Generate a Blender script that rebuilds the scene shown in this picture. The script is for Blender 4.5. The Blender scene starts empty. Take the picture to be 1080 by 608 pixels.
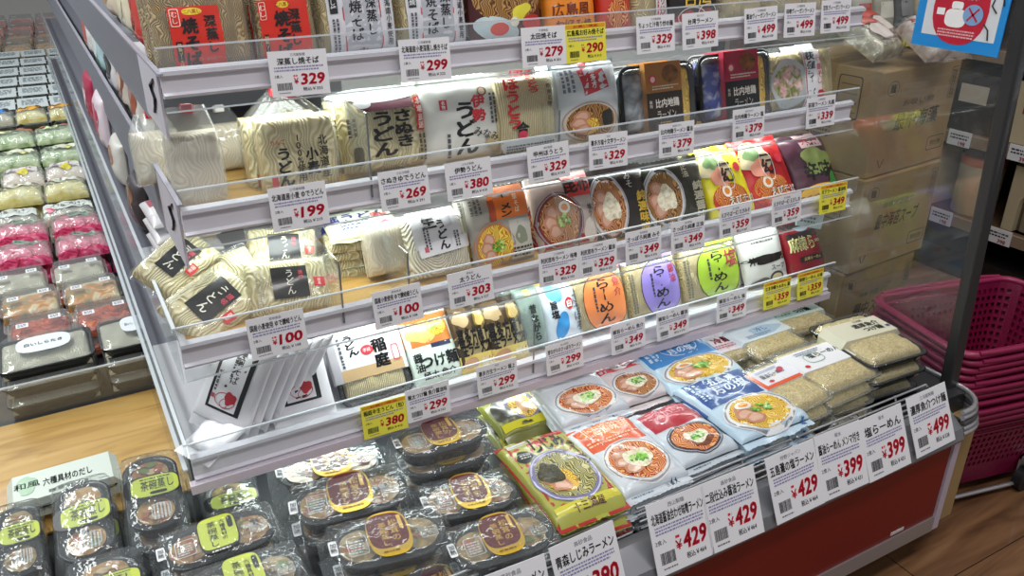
import bpy, bmesh, math, random
from mathutils import Vector, Matrix, noise
random.seed(7)
SC = bpy.context.scene
COL = SC.collection
R = math.radians
PI = math.pi

# ------------------------------------------------------------------ camera, world, lights, exposure
F_PX = 878.0
PITCH = math.atan(418 / 878)
YAW = math.atan(549 / 972)
CAM_Z = 1.5
cam = bpy.data.cameras.new('camera')
cam.sensor_width = 36.0
cam.lens = F_PX / 1080 * 36.0
cam.clip_start = 0.02
cam_o = bpy.data.objects.new('camera', cam)
COL.objects.link(cam_o)
cam_o.location = (0, 0, CAM_Z)
cam_o.rotation_euler = (PI / 2 - PITCH, 0, -YAW)
SC.camera = cam_o

SC.view_settings.view_transform = 'Standard'
SC.view_settings.look = 'None'
SC.view_settings.gamma = 1.0
SC.view_settings.use_curve_mapping = False
SC.view_settings.exposure = -0.12
SC.cycles.transparent_max_bounces = 32
SC.cycles.max_bounces = 8

world = bpy.data.worlds.new('store_air')
SC.world = world
world.use_nodes = True
world.node_tree.nodes['Background'].inputs[0].default_value = (0.80, 0.84, 0.88, 1)
world.node_tree.nodes['Background'].inputs[1].default_value = 0.36


def area(name, loc, size, energy, color=(1, 1, 1), rot=(0, 0, 0)):
    l = bpy.data.lights.new(name, 'AREA')
    l.shape = 'RECTANGLE'
    l.size, l.size_y = size
    l.energy = energy
    l.color = color
    o = bpy.data.objects.new(name, l)
    o.location = loc
    o.rotation_euler = rot
    COL.objects.link(o)
    return o


area('ceiling_lamp', (0.9, 0.1, 2.9), (2.4, 0.3), 36, (1, .97, .95))
area('ceiling_lamp', (-0.9, 3.2, 2.9), (0.4, 4.6), 115, (.95, 1, 1))
area('ceiling_lamp', (3.0, 1.6, 2.9), (0.3, 2.2), 24, (1, .95, .9))

# ------------------------------------------------------------------ unprojection onto real planes
cy_, sy_, cp_, sp_ = math.cos(YAW), math.sin(YAW), math.cos(PITCH), math.sin(PITCH)
W_ = Vector((sy_ * cp_, cy_ * cp_, -sp_))
R_ = Vector((cy_, -sy_, 0))
U_ = R_.cross(W_)
CAMP = Vector((0, 0, CAM_Z))


def ray(px, py):
    return W_ + R_ * ((px - 540) / F_PX) + U_ * ((304 - py) / F_PX)


def on_plane(px, py, p0, n):
    d = ray(px, py)
    t = (Vector(p0) - CAMP).dot(n) / d.dot(n)
    return CAMP + d * t


def atY(px, py, y):
    return on_plane(px, py, (0, y, 0), Vector((0, 1, 0)))


def atZ(px, py, z):
    return on_plane(px, py, (0, 0, z), Vector((0, 0, 1)))


def atX(px, py, x):
    return on_plane(px, py, (x, 0, 0), Vector((1, 0, 0)))


# ------------------------------------------------------------------ materials
def lin(h):
    h = h.lstrip('#')
    if len(h) == 3:
        h = ''.join(a + a for a in h)
    c = [int(h[i:i + 2], 16) / 255 for i in (0, 2, 4)]
    return tuple(x / 12.92 if x <= .04045 else ((x + .055) / 1.055) ** 2.4 for x in c) + (1,)


_M = {}


def newmat(name):
    m = bpy.data.materials.new(name)
    m.use_nodes = True
    nt = m.node_tree
    return m, nt, nt.nodes['Principled BSDF']


def node(nt, t, **kw):
    n = nt.nodes.new(t)
    for k, v in kw.items():
        if k in n.inputs:
            n.inputs[k].default_value = v
        else:
            setattr(n, k, v)
    return n


def bump(nt, b, scale, strength, dist=.002, detail=4):
    tc = node(nt, 'ShaderNodeTexCoord')
    nz = node(nt, 'ShaderNodeTexNoise')
    nz.inputs['Scale'].default_value = scale
    nz.inputs['Detail'].default_value = detail
    bp = node(nt, 'ShaderNodeBump')
    bp.inputs['Strength'].default_value = strength
    bp.inputs['Distance'].default_value = dist
    nt.links.new(tc.outputs['Object'], nz.inputs['Vector'])
    nt.links.new(nz.outputs['Fac'], bp.inputs['Height'])
    nt.links.new(bp.outputs['Normal'], b.inputs['Normal'])
    return tc, nz


def M(hexc, rough=.45, metal=0.0, bs=0, bstr=.3, emit=0):
    """plain surface with a fine procedural grain"""
    k = ('m', hexc, rough, metal, bs, bstr, emit)
    if k in _M:
        return _M[k]
    m, nt, b = newmat('surface_' + hexc.strip('#'))
    b.inputs['Base Color'].default_value = lin(hexc)
    b.inputs['Roughness'].default_value = rough
    b.inputs['Metallic'].default_value = metal
    if emit:
        b.inputs['Emission Color'].default_value = lin(hexc)
        b.inputs['Emission Strength'].default_value = emit
    bump(nt, b, bs or 60, bstr if bs else .05)
    _M[k] = m
    return m


def P(hexc):
    """glossy printed film"""
    k = ('p', hexc)
    if k in _M:
        return _M[k]
    m, nt, b = newmat('printed_film_' + hexc.strip('#'))
    b.inputs['Base Color'].default_value = lin(hexc)
    b.inputs['Roughness'].default_value = .42
    b.inputs['Coat Weight'].default_value = .55
    b.inputs['Coat Roughness'].default_value = .12
    bump(nt, b, 22, .5, .004, 3)
    _M[k] = m
    return m


def film(key='film', tint='#ffffff', alpha=.04, rough=.10, bs=26, bstr=.8, dist=.005, gl=.4):
    k = ('f', key)
    if k in _M:
        return _M[k]
    m, nt, b = newmat(key)
    nt.nodes.remove(b)
    out = nt.nodes['Material Output']
    tr = node(nt, 'ShaderNodeBsdfTransparent')
    df = node(nt, 'ShaderNodeBsdfDiffuse')
    df.inputs[0].default_value = lin(tint)
    tr.inputs[0].default_value = (.97, .985, .985, 1)
    g = node(nt, 'ShaderNodeBsdfGlossy')
    g.inputs['Roughness'].default_value = rough
    fr = node(nt, 'ShaderNodeLayerWeight')      # Schlick reflectance, the same on both sides of a thin sheet
    fr.inputs['Blend'].default_value = .5
    pw = node(nt, 'ShaderNodeMath', operation='POWER')
    pw.inputs[1].default_value = 5.0
    m1 = node(nt, 'ShaderNodeMixShader')
    m1.inputs[0].default_value = alpha
    m2 = node(nt, 'ShaderNodeMixShader')
    mu = node(nt, 'ShaderNodeMath', operation='MULTIPLY_ADD')
    mu.inputs[1].default_value = gl * 1.4
    mu.inputs[2].default_value = gl * .11
    tc, nz = bump(nt, g, bs, bstr, dist, 2)
    nt.links.new(g.inputs['Normal'].links[0].from_socket, fr.inputs['Normal'])
    nt.links.new(tr.outputs[0], m1.inputs[1])
    nt.links.new(df.outputs[0], m1.inputs[2])
    nt.links.new(fr.outputs['Facing'], pw.inputs[0])
    nt.links.new(pw.outputs[0], mu.inputs[0])
    nt.links.new(mu.outputs[0], m2.inputs[0])
    nt.links.new(m1.outputs[0], m2.inputs[1])
    nt.links.new(g.outputs[0], m2.inputs[2])
    nt.links.new(m2.outputs[0], out.inputs[0])
    _M[k] = m
    return m


def FILM():
    return film('clear_film')


def WRAP():
    return film('crinkled_wrap', '#e8eef2', .06, .10, 30, 1.0, .010, .5)


def MILKY():
    return film('milky_film', '#eef1ef', .22, .2, 20, .9, .008, .5)


def ACRYL():
    return film('clear_acrylic', '#dfe8ee', .05, .04, 3, .05, .001, .6)


def ACRYL_EDGE():
    return film('acrylic_edge', '#eef4fa', .62, .1, 3, .05, .001, .9)


def GREYPANEL():
    return film('grey_acrylic', '#94959f', .62, .3, 3, .05, .001, .10)


def mix_mat(key, cols, scale=30, rough=.4, kind='noise', detail=4, bstr=.5, dist=.003, coat=.3, stretch=(1, 1, 1), distortion=1.0, warp=None):
    """colour ramp over a procedural texture: food, noodles, wood, cloth"""
    k = ('x', key)
    if k in _M:
        return _M[k]
    m, nt, b = newmat(key)
    tc = node(nt, 'ShaderNodeTexCoord')
    mp = node(nt, 'ShaderNodeMapping')
    mp.inputs['Scale'].default_value = stretch
    nt.links.new(tc.outputs['Object'], mp.inputs[0])
    if kind == 'noise':
        t = node(nt, 'ShaderNodeTexNoise')
        t.inputs['Scale'].default_value = scale
        t.inputs['Detail'].default_value = detail
        t.inputs['Distortion'].default_value = distortion
        o = t.outputs['Fac']
    elif kind == 'voronoi':
        t = node(nt, 'ShaderNodeTexVoronoi')
        t.inputs['Scale'].default_value = scale
        o = t.outputs['Distance']
    else:
        t = node(nt, 'ShaderNodeTexWave')
        if kind == 'rings':
            t.wave_type = 'RINGS'
            t.rings_direction = 'Z'
        t.inputs['Scale'].default_value = scale
        t.inputs['Distortion'].default_value = distortion
        t.inputs['Detail'].default_value = 1.5
        t.inputs['Detail Scale'].default_value = .6
        o = t.outputs['Fac']
    if warp:
        wn = node(nt, 'ShaderNodeTexNoise')
        wn.inputs['Scale'].default_value = warp[0]
        wn.inputs['Detail'].default_value = 1
        vm = node(nt, 'ShaderNodeVectorMath', operation='MULTIPLY_ADD')
        vm.inputs[1].default_value = (warp[1],) * 3
        nt.links.new(mp.outputs[0], wn.inputs['Vector'])
        nt.links.new(wn.outputs['Color'], vm.inputs[0])
        nt.links.new(mp.outputs[0], vm.inputs[2])
        nt.links.new(vm.outputs[0], t.inputs['Vector'])
    else:
        nt.links.new(mp.outputs[0], t.inputs['Vector'])
    cr = node(nt, 'ShaderNodeValToRGB')
    n = len(cols)
    els = cr.color_ramp.elements
    while len(els) < n:
        els.new(.5)
    for i, c in enumerate(cols):
        els[i].position = .28 + .44 * i / max(1, n - 1) if kind == 'noise' else i / max(1, n - 1)
        els[i].color = lin(c)
    nt.links.new(o, cr.inputs[0])
    nt.links.new(cr.outputs[0], b.inputs['Base Color'])
    bp = node(nt, 'ShaderNodeBump')
    bp.inputs['Strength'].default_value = bstr
    bp.inputs['Distance'].default_value = dist
    nt.links.new(o, bp.inputs['Height'])
    nt.links.new(bp.outputs[0], b.inputs['Normal'])
    b.inputs['Roughness'].default_value = rough
    b.inputs['Coat Weight'].default_value = coat
    _M[k] = m
    return m


def NOODLE():
    return mix_mat('cream_noodles', ['#b89e64', '#dcc48a', '#f0deb0'], 95, .45, 'wave', bstr=.9, dist=.002, distortion=1, warp=(34, .045))


def UDON():
    return mix_mat('thick_udon', ['#c6b684', '#dfcf9f', '#efe3c0'], 42, .4, 'wave', bstr=.7, dist=.003, distortion=1, warp=(20, .075))


def PALEUDON():
    return mix_mat('pale_udon', ['#cdbfa8', '#d6c8b2', '#e0d4c0'], 42, .4, 'wave', bstr=.3, dist=.003, distortion=1, warp=(20, .075))


def TANNOODLE():
    return mix_mat('tan_noodles', ['#86663a', '#b6945a', '#d6b880'], 95, .45, 'wave', bstr=.9, dist=.002, distortion=1, warp=(34, .045))


def TRAYNOODLE():
    return mix_mat('packed_noodles', ['#a08648', '#d8be82', '#f0dca6', '#f8ecc4'], 150, .4, 'noise', bstr=1, dist=.004, distortion=2.5)


def SOMEN():
    return mix_mat('straight_noodles', ['#b8a26e', '#dccb98', '#eee0b8'], 80, .45, 'wave', bstr=.8, dist=.002, distortion=1, warp=(8, .02))


def COIL():
    return mix_mat('coiled_noodles', ['#cabd9c', '#eee6d0', '#f4eede'], 60, .45, 'rings', bstr=.9, dist=.003, distortion=1, warp=(12, .03))


def SOUP(kind):
    tab = {'red': (['#7a1e0a', '#c8461a', '#e88a3c', '#f0b878'], 9),
           'orange': (['#8f3410', '#d06a24', '#eba55a'], 9),
           'yellow': (['#b07a12', '#f0bc2a', '#f8dc6c'], 9),
           'brown': (['#4c2c12', '#8f5c2a', '#c89a58'], 9),
           'miso': (['#7c3a14', '#b8703a', '#e0ac74'], 9),
           'pale': (['#9a8350', '#d8c48a', '#efe6c0'], 9),
           'green': (['#3c4a20', '#8f8a44', '#d8cc90'], 9)}
    c, d = tab[kind]
    return mix_mat('soup_' + kind, c, 64, .35, 'wave', bstr=.2, dist=.001, distortion=1, warp=(46, .04))


def CARDBOARD():
    return mix_mat('cardboard', ['#8c7248', '#9b8056', '#a58b60'], 6, .75, bstr=.1, coat=0)


# ------------------------------------------------------------------ mesh accumulation
class MB:
    def __init__(s):
        s.v, s.f, s.m, s.mats, s.sm = [], [], [], [], []

    def mi(s, m):
        if m not in s.mats:
            s.mats.append(m)
        return s.mats.index(m)

    def add(s, vs, fs, mat, smooth=False):
        b = len(s.v)
        s.v += [tuple(v) for v in vs]
        i = s.mi(mat)
        for f in fs:
            s.f.append([b + k for k in f])
            s.m.append(i)
            s.sm.append(smooth)
        return s

    def box(s, lo, hi, mat, bev=0):
        (x0, y0, z0), (x1, y1, z1) = lo, hi
        if bev:
            e = bev
            rings = [(z0, e), (z0 + e, 0), (z1 - e, 0), (z1, e)]
            cx, cy, hx, hy = (x0 + x1) / 2, (y0 + y1) / 2, (x1 - x0) / 2, (y1 - y0) / 2
            return s.loft([[(cx + a * 1, cy + b_, z) for a, b_ in rrect(hx - i, hy - i, e, 2)] for z, i in rings], mat, True, True, False)
        v = [(x0, y0, z0), (x1, y0, z0), (x1, y1, z0), (x0, y1, z0), (x0, y0, z1), (x1, y0, z1), (x1, y1, z1), (x0, y1, z1)]
        return s.add(v, [(0, 3, 2, 1), (4, 5, 6, 7), (0, 1, 5, 4), (1, 2, 6, 5), (2, 3, 7, 6), (3, 0, 4, 7)], mat)

    def loft(s, rings, mat, cap0=False, cap1=False, smooth=True):
        n = len(rings[0])
        v = [p for r in rings for p in r]
        f = []
        for k in range(len(rings) - 1):
            for i in range(n):
                j = (i + 1) % n
                f.append((k * n + i, k * n + j, (k + 1) * n + j, (k + 1) * n + i))
        s.add(v, f, mat, smooth)
        if cap0:
            s.add(rings[0], [tuple(reversed(range(n)))], mat)
        if cap1:
            s.add(rings[-1], [tuple(range(n))], mat)
        return s

    def tube(s, pts, r, mat, n=8, closed=False):
        pts = [Vector(p) for p in pts]
        rings = []
        N = len(pts)
        for i, p in enumerate(pts):
            if closed:
                t = pts[(i + 1) % N] - pts[i - 1]
            else:
                t = pts[min(i + 1, N - 1)] - pts[max(i - 1, 0)]
            t.normalize()
            a = Vector((0, 0, 1)) if abs(t.z) < .9 else Vector((1, 0, 0))
            u = t.cross(a).normalized()
            w = t.cross(u)
            rings.append([p + (u * math.cos(2 * PI * k / n) + w * math.sin(2 * PI * k / n)) * r for k in range(n)])
        if closed:
            rings.append(rings[0])
        return s.loft(rings, mat, not closed, not closed)

    def xf(s, mtx):
        s.v = [tuple(mtx @ Vector(p)) for p in s.v]
        return s

    def build(s, name, parent=None, mtx=None):
        me = bpy.data.meshes.new(name)
        me.from_pydata(s.v, [], s.f)
        for m in s.mats:
            me.materials.append(m)
        me.polygons.foreach_set('material_index', s.m)
        me.polygons.foreach_set('use_smooth', s.sm)
        me.update()
        o = bpy.data.objects.new(name, me)
        COL.objects.link(o)
        if parent:
            o.parent = parent
        if mtx is not None:
            o.matrix_local = mtx
        return o


def rrect(hx, hy, r, n=5):
    r = max(.0001, min(r, hx - 1e-5, hy - 1e-5))
    out = []
    for cx, cy, a0 in ((hx - r, hy - r, 0), (-hx + r, hy - r, 90), (-hx + r, -hy + r, 180), (hx - r, -hy + r, 270)):
        for k in range(n + 1):
            a = R(a0 + 90 * k / n)
            out.append((cx + r * math.cos(a), cy + r * math.sin(a)))
    return out


def ring(hx, hy, r, z, n=5, cx=0, cy=0):
    return [(cx + a, cy + b, z) for a, b in rrect(hx, hy, r, n)]


def empty(name, label=None, cat=None, group=None, mtx=None):
    o = bpy.data.objects.new(name, None)
    o.empty_display_size = .02
    COL.objects.link(o)
    tag(o, label, cat, group)
    if mtx is not None:
        o.matrix_world = mtx
    return o


def tag(o, label=None, cat=None, group=None, kind=None):
    for k, v in (('label', label), ('category', cat), ('group', group), ('kind', kind)):
        if v:
            o[k] = v
    return o


def copy_thing(src, mtx, label, group=None):
    r = src.copy()
    COL.objects.link(r)
    r.matrix_world = mtx
    r['label'] = label
    if group:
        r['group'] = group
    elif 'group' in r:
        del r['group']
    for ch in list(src.children):
        c = ch.copy()
        COL.objects.link(c)
        c.parent = r
        for g in list(ch.children):
            d = g.copy()
            COL.objects.link(d)
            d.parent = c
    return r


# ------------------------------------------------------------------ lettering
_T = {}


def text_mesh(s, bold=.018, vertical=False):
    k = (s, bold, vertical)
    if k in _T:
        return _T[k]
    if vertical and len(s) > 1:
        V, Fc, y = [], [], 0
        for ch in s:
            if ch == 'ー':
                v, f, w, h = text_mesh('｜', bold)
            else:
                v, f, w, h = text_mesh(ch, bold)
            b = len(V)
            V += [(p[0], p[1] + y) for p in v]
            Fc += [[b + q for q in ff] for ff in f]
            y -= max(h, .55) + .14
        ys = [p[1] for p in V]
        c = (max(ys) + min(ys)) / 2
        V = [(p[0], p[1] - c) for p in V]
        _T[k] = (V, Fc, max(p[0] for p in V) * 2, max(ys) - min(ys))
        return _T[k]
    c = bpy.data.curves.new('t', 'FONT')
    c.body = s
    c.resolution_u = 2
    c.offset = bold
    o = bpy.data.objects.new('t', c)
    COL.objects.link(o)
    dg = bpy.context.evaluated_depsgraph_get()
    me = bpy.data.meshes.new_from_object(o.evaluated_get(dg))
    V = [(v.co.x, v.co.y) for v in me.vertices]
    Fc = [list(p.vertices) for p in me.polygons]
    bpy.data.objects.remove(o)
    bpy.data.curves.remove(c)
    bpy.data.meshes.remove(me)
    if not V:
        _T[k] = ([], [], 1, 1)
        return _T[k]
    x0, x1 = min(p[0] for p in V), max(p[0] for p in V)
    y0, y1 = min(p[1] for p in V), max(p[1] for p in V)
    cx, cy = (x0 + x1) / 2, (y0 + y1) / 2
    V = [(a - cx, b - cy) for a, b in V]
    _T[k] = (V, Fc, x1 - x0, y1 - y0)
    return _T[k]


def put_text(mb, s, cx, cy, h, mat, f, lift, w=None, rot=0, vertical=False, bold=.018, sx=1, shear=0):
    """h: total height of the line (or of the column when vertical); w: total width to fit"""
    V, Fc, tw, th = text_mesh(s, 0, vertical)
    if not V:
        return
    ky = h / th
    kx = (w / tw) if w else ky * sx
    ca, sa = math.cos(R(rot)), math.sin(R(rot))
    bold = min(bold, .05)
    e = bold * .7
    steps = ((0, 0),) if bold < .012 else ((-e, -e * .6), (e, -e * .3), (0, e)) if bold < .045 else ((-e, -e), (e, -e * .7), (-e * .8, e), (e, e * .8), (0, 0))
    for ox, oy in steps:
        out = []
        for a, b in V:
            a, b = (a + ox) * kx + (b + oy) * ky * shear, (b + oy) * ky
            x, y = cx + a * ca - b * sa, cy + a * sa + b * ca
            out.append((x, y, f(x, y) + lift))
        mb.add(out, Fc, mat)


def put_rect(mb, x0, y0, x1, y1, mat, f, lift, cell=.012, rot=0):
    nx = max(1, int((x1 - x0) / cell)); ny = max(1, int((y1 - y0) / cell))
    cx, cy = (x0 + x1) / 2, (y0 + y1) / 2
    ca, sa = math.cos(R(rot)), math.sin(R(rot))
    v = []
    for j in range(ny + 1):
        for i in range(nx + 1):
            a, b = x0 + (x1 - x0) * i / nx - cx, y0 + (y1 - y0) * j / ny - cy
            x, y = cx + a * ca - b * sa, cy + a * sa + b * ca
            v.append((x, y, f(x, y) + lift))
    fc = [(j * (nx + 1) + i, j * (nx + 1) + i + 1, (j + 1) * (nx + 1) + i + 1, (j + 1) * (nx + 1) + i) for j in range(ny) for i in range(nx)]
    mb.add(v, fc, mat, True)


def put_outline(mb, pts, mat, f, lift, cx, cy, rings=4):
    """filled star-shaped outline draped on the surface"""
    n = len(pts)
    v = [(cx, cy, f(cx, cy) + lift)]
    for k in range(1, rings + 1):
        for a, b in pts:
            x, y = cx + (a - cx) * k / rings, cy + (b - cy) * k / rings
            v.append((x, y, f(x, y) + lift))
    fc = [(0, 1 + i, 1 + (i + 1) % n) for i in range(n)]
    for k in range(rings - 1):
        for i in range(n):
            j = (i + 1) % n
            fc.append((1 + k * n + i, 1 + (k + 1) * n + i, 1 + (k + 1) * n + j, 1 + k * n + j))
    mb.add(v, fc, mat, True)


def put_ell(mb, cx, cy, rx, ry, mat, f, lift, rot=0, n=22, rings=3, wob=0, p=2):
    ca, sa = math.cos(R(rot)), math.sin(R(rot))
    pts = []
    for k in range(n):
        t = 2 * PI * k / n
        q = 1 + wob * math.sin(3 * t + cx * 90) + wob * .6 * math.sin(5 * t + cy * 70)
        c, s = math.cos(t), math.sin(t)
        a = rx * q * math.copysign(abs(c) ** (2 / p), c)
        b = ry * q * math.copysign(abs(s) ** (2 / p), s)
        pts.append((cx + a * ca - b * sa, cy + a * sa + b * ca))
    put_outline(mb, pts, mat, f, lift, cx, cy, rings)


def put_frame(mb, cx, cy, rx, ry, wd, mat, f, lift, p=2, rot=0, n=36):
    """thin outline line: ellipse (p=2) or rounded box (p=6)"""
    ca, sa = math.cos(R(rot)), math.sin(R(rot))
    v = []
    for s in (0, 1):
        for k in range(n):
            t = 2 * PI * k / n
            c, sn = math.cos(t), math.sin(t)
            a = (rx - s * wd) * math.copysign(abs(c) ** (2 / p), c)
            b = (ry - s * wd) * math.copysign(abs(sn) ** (2 / p), sn)
            x, y = cx + a * ca - b * sa, cy + a * sa + b * ca
            v.append((x, y, f(x, y) + lift))
    mb.add(v, [(k, (k + 1) % n, n + (k + 1) % n, n + k) for k in range(n)], mat)


def put_print(mb, x0, y0, x1, y1, rows, mat, f, lift, rnd=None, vertical=False):
    """small print too fine to read: rows of short dashes"""
    rnd = rnd or random
    n = rows
    for r in range(n):
        if vertical:
            cx = x0 + (x1 - x0) * (r + .5) / n
            hw = (x1 - x0) / n * .28
            y = y1
            while y > y0:
                L = min(rnd.uniform(.3, .9) * hw * 4, y - y0)
                if L <= hw * .3:
                    break
                vs = [(cx - hw, y - L), (cx + hw, y - L), (cx + hw, y), (cx - hw, y)]
                mb.add([(a, b, f(a, b) + lift) for a, b in vs], [(0, 1, 2, 3)], mat)
                y -= L + hw * .9
        else:
            cyy = y1 - (y1 - y0) * (r + .5) / n
            hh = (y1 - y0) / n * .26
            x = x0
            xe = x1 - (rnd.random() * .25 * (x1 - x0) if r == n - 1 else 0)
            while x < xe:
                L = min(rnd.uniform(.6, 2.2) * hh * 2, xe - x)
                vs = [(x, cyy - hh), (x + L, cyy - hh), (x + L, cyy + hh), (x, cyy + hh)]
                mb.add([(a, b, f(a, b) + lift) for a, b in vs], [(0, 1, 2, 3)], mat)
                x += L + hh * 1.0


def design(mb, D, hw, hl, f, seed=1, lift=.0006):
    """draw a pack's printed design; coordinates are -1..1 of half width / half length"""
    rnd = random.Random(seed)
    for d in D:
        k = d[0]
        o = d[-1] if isinstance(d[-1], dict) else {}
        if k == 'r':
            _, x0, y0, x1, y1, c = d[:6]
            put_rect(mb, x0 * hw, y0 * hl, x1 * hw, y1 * hl, P(c) if isinstance(c, str) else c, f, lift, rot=o.get('rot', 0))
        elif k == 'e':
            _, cx, cy, rx, ry, c = d[:6]
            put_ell(mb, cx * hw, cy * hl, rx * hw, ry * hl, P(c) if isinstance(c, str) else c, f, lift, o.get('rot', 0), wob=o.get('wob', 0), p=o.get('p', 2), rings=o.get('rings', 4), n=28)
        elif k == 'o':
            _, cx, cy, rx, ry, wd, c = d[:7]
            put_frame(mb, cx * hw, cy * hl, rx * hw, ry * hl, wd * hw, P(c), f, lift, p=o.get('p', 2), rot=o.get('rot', 0))
        elif k == 't':
            _, s, cx, cy, h, c = d[:6]
            put_text(mb, s, cx * hw, cy * hl, h * hl, P(c), f, lift, w=(o['w'] * hw if 'w' in o else None), rot=o.get('rot', 0), vertical=o.get('v', False), bold=o.get('b', .02), shear=o.get('sh', 0))
        elif k == 'p':
            _, x0, y0, x1, y1, n, c = d[:7]
            put_print(mb, x0 * hw, y0 * hl, x1 * hw, y1 * hl, n, P(c), f, lift, rnd, o.get('v', False))
        elif k == 'bowl':
            _, cx, cy, rx, ry, kind = d[:6]
            cx, cy, rx, ry = cx * hw, cy * hl, rx * hw, ry * hl
            rim = o.get('rim', '#e9e9ea')
            put_ell(mb, cx, cy, rx, ry, P(rim), f, lift, rings=5, n=36)
            put_frame(mb, cx, cy, rx * .97, ry * .97, rx * .05, P(o.get('line', '#9a9aa2')), f, lift + .0003)
            put_ell(mb, cx, cy, rx * .84, ry * .84, SOUP(kind), f, lift + .0005, rings=4, n=30)
            L = lift + .0010
            tops = o.get('tops', 'chashu egg onion')
            if 'nori' in tops:
                put_ell(mb, cx + rx * .55, cy + ry * .1, rx * .2, ry * .38, P('#20241c'), f, L, rot=12, p=5); L += .0003
            if 'noodle' in tops:
                put_ell(mb, cx - rx * .2, cy - ry * .2, rx * .45, ry * .4, SOUP('yellow'), f, L, wob=.05); L += .0003
            if 'chashu' in tops:
                for q in range(3):
                    a = 2.4 + q * .75
                    px_, py_ = cx + rx * .46 * math.cos(a), cy + ry * .46 * math.sin(a)
                    put_ell(mb, px_, py_, rx * .29, ry * .25, P('#c98a6c'), f, L, wob=.05)
                    put_ell(mb, px_, py_, rx * .2, ry * .17, P('#dcae94'), f, L + .0003, wob=.08)
                    L += .0005
            if 'mince' in tops:
                put_ell(mb, cx + rx * .1, cy - ry * .35, rx * .42, ry * .3, mix_mat('minced_pork', ['#3c1a0c', '#7c4024', '#a8643a'], 180, bstr=.3), f, L, wob=.08); L += .0003
            if 'prawn' in tops:
                for q in range(4):
                    put_ell(mb, cx + rx * (-.35 + q * .16), cy + ry * .1, rx * .1, ry * .34, P(['#e89a5c', '#d97844'][q % 2]), f, L + q * .0001, rot=20)
                L += .0006
            if 'seaweed' in tops:
                put_ell(mb, cx - rx * .4, cy + ry * .15, rx * .36, ry * .4, mix_mat('dark_clams', ['#15150f', '#3a3a24', '#6b5a34'], 120, bstr=.3), f, L, wob=.1); L += .0004
            if 'egg' in tops:
                ex, ey = cx + rx * o.get('ex', -.1), cy + ry * o.get('ey', .48)
                put_ell(mb, ex, ey, rx * .24, ry * .21, P('#f4efe2'), f, L)
                put_ell(mb, ex, ey, rx * .14, ry * .12, P('#f09a2c'), f, L + .0003); L += .0006
            if 'sprout' in tops:
                put_ell(mb, cx + rx * .05, cy + ry * .0, rx * .46, ry * .4, mix_mat('bean_sprouts', ['#c9b48a', '#f0e8cc', '#fffbe8'], 90, bstr=.3), f, L, wob=.12); L += .0003
            if 'onion' in tops:
                for q in range(26):
                    a, rr = rnd.uniform(0, 2 * PI), rnd.uniform(0, 1) ** .5
                    put_ell(mb, cx + rx * (.08 + .3 * rr * math.cos(a)), cy + ry * (.02 + .22 * rr * math.sin(a)), rx * .07, ry * .05, P(rnd.choice(['#5fae2c', '#8fd04a', '#c4e88a', '#3f8a22'])), f, L + rnd.random() * .0004, rot=rnd.uniform(0, 180), n=7, rings=1)
        lift += .00022


# ------------------------------------------------------------------ pack surfaces
def pr(u, p):
    u = min(1, abs(u))
    return (1 - u ** p) ** (1 / p)


def pillow_fn(hw, hl, t, px_=2.6, py_=3.0, seal=.0, wr=.0012, seed=0.0, wsc=38):
    hb = hl - seal

    def f(x, y):
        u, v = x / hw, y / hb
        if abs(v) >= 1:
            return .30 * t
        s = pr(u, px_) * pr(v, py_)
        n = noise.noise(Vector((x * wsc + seed, y * wsc, seed))) * wr * 2.2 * min(1, s * 1.5)
        n += abs(noise.noise(Vector((x * 70 + seed, y * 24 + seed, 3 + seed)))) * wr * 1.4 * min(1, (1 - abs(v)) * 6) * (abs(v) ** 2)
        return .30 * t + .70 * t * s + n
    return f


def pillow(mb, hw, hl, t, mat, f, seal=.01, sealmat=None, nx=20, ny=26, waist=.03, side_mat=None, zig=.0016):
    """puffy pouch: front from f, mirrored back, pinched sides, flat crimped seals with a zigzag edge"""
    hb = hl - seal
    V = []
    rows = ny + 1

    def inset(y):
        v = abs(y / hb)
        return 1 - waist * (1 - min(1, v) ** 2.2)
    for side in (0, 1):
        for j in range(rows):
            y = -hb + 2 * hb * j / ny
            y = hb * math.sin(PI / 2 * (y / hb)) if True else y
            for i in range(nx + 1):
                x = hw * math.sin(PI / 2 * (-1 + 2 * i / nx))
                z = f(x, y * .9999) if side == 0 else .30 * t * (1 - .85 * pr(x / hw, 3) * pr(y / hb, 3))
                V.append((x * inset(y), y, z))
    n = (nx + 1)
    Fc, Bk = [], []
    for j in range(ny):
        for i in range(nx):
            a = j * n + i
            Fc.append((a, a + 1, a + n + 1, a + n))
            b = rows * n + a
            Bk.append((b + n, b + n + 1, b + 1, b))
    for j in range(ny):      # sides
        for i in (0, nx):
            a, b = j * n + i, rows * n + j * n + i
            Bk.append((a, a + n, b + n, b) if i == 0 else (b, b + n, a + n, a))
    mb.add(V, Fc, mat, True)
    mb.add(V, Bk, side_mat or mat, True)
    return inset


def seal_strip(hw, hl, t, seal, top, mat, seed=0, zig=.002):
    mb = MB()
    N = 28
    s = 1 if top else -1
    y0, y1 = s * (hl - seal), s * hl
    V = []
    for i in range(N + 1):
        x = -hw + 2 * hw * i / N
        w = noise.noise(Vector((x * 26 + seed, s * 5, seed))) * .009
        V.append((x, y0, .30 * t))
        V.append((x, (y0 + y1) / 2, .30 * t + w * .6 + .0008 * (i % 2)))
        V.append((x, y1 + (zig if i % 2 else 0) * s, .30 * t + w))
    Fc = []
    for i in range(N):
        a = i * 3
        Fc += [(a, a + 3, a + 4, a + 1), (a + 1, a + 4, a + 5, a + 2)]
    if not top:
        Fc = [tuple(reversed(q)) for q in Fc]
    mb.add(V, Fc, mat, True)
    return mb


_seed = [0]


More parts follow.
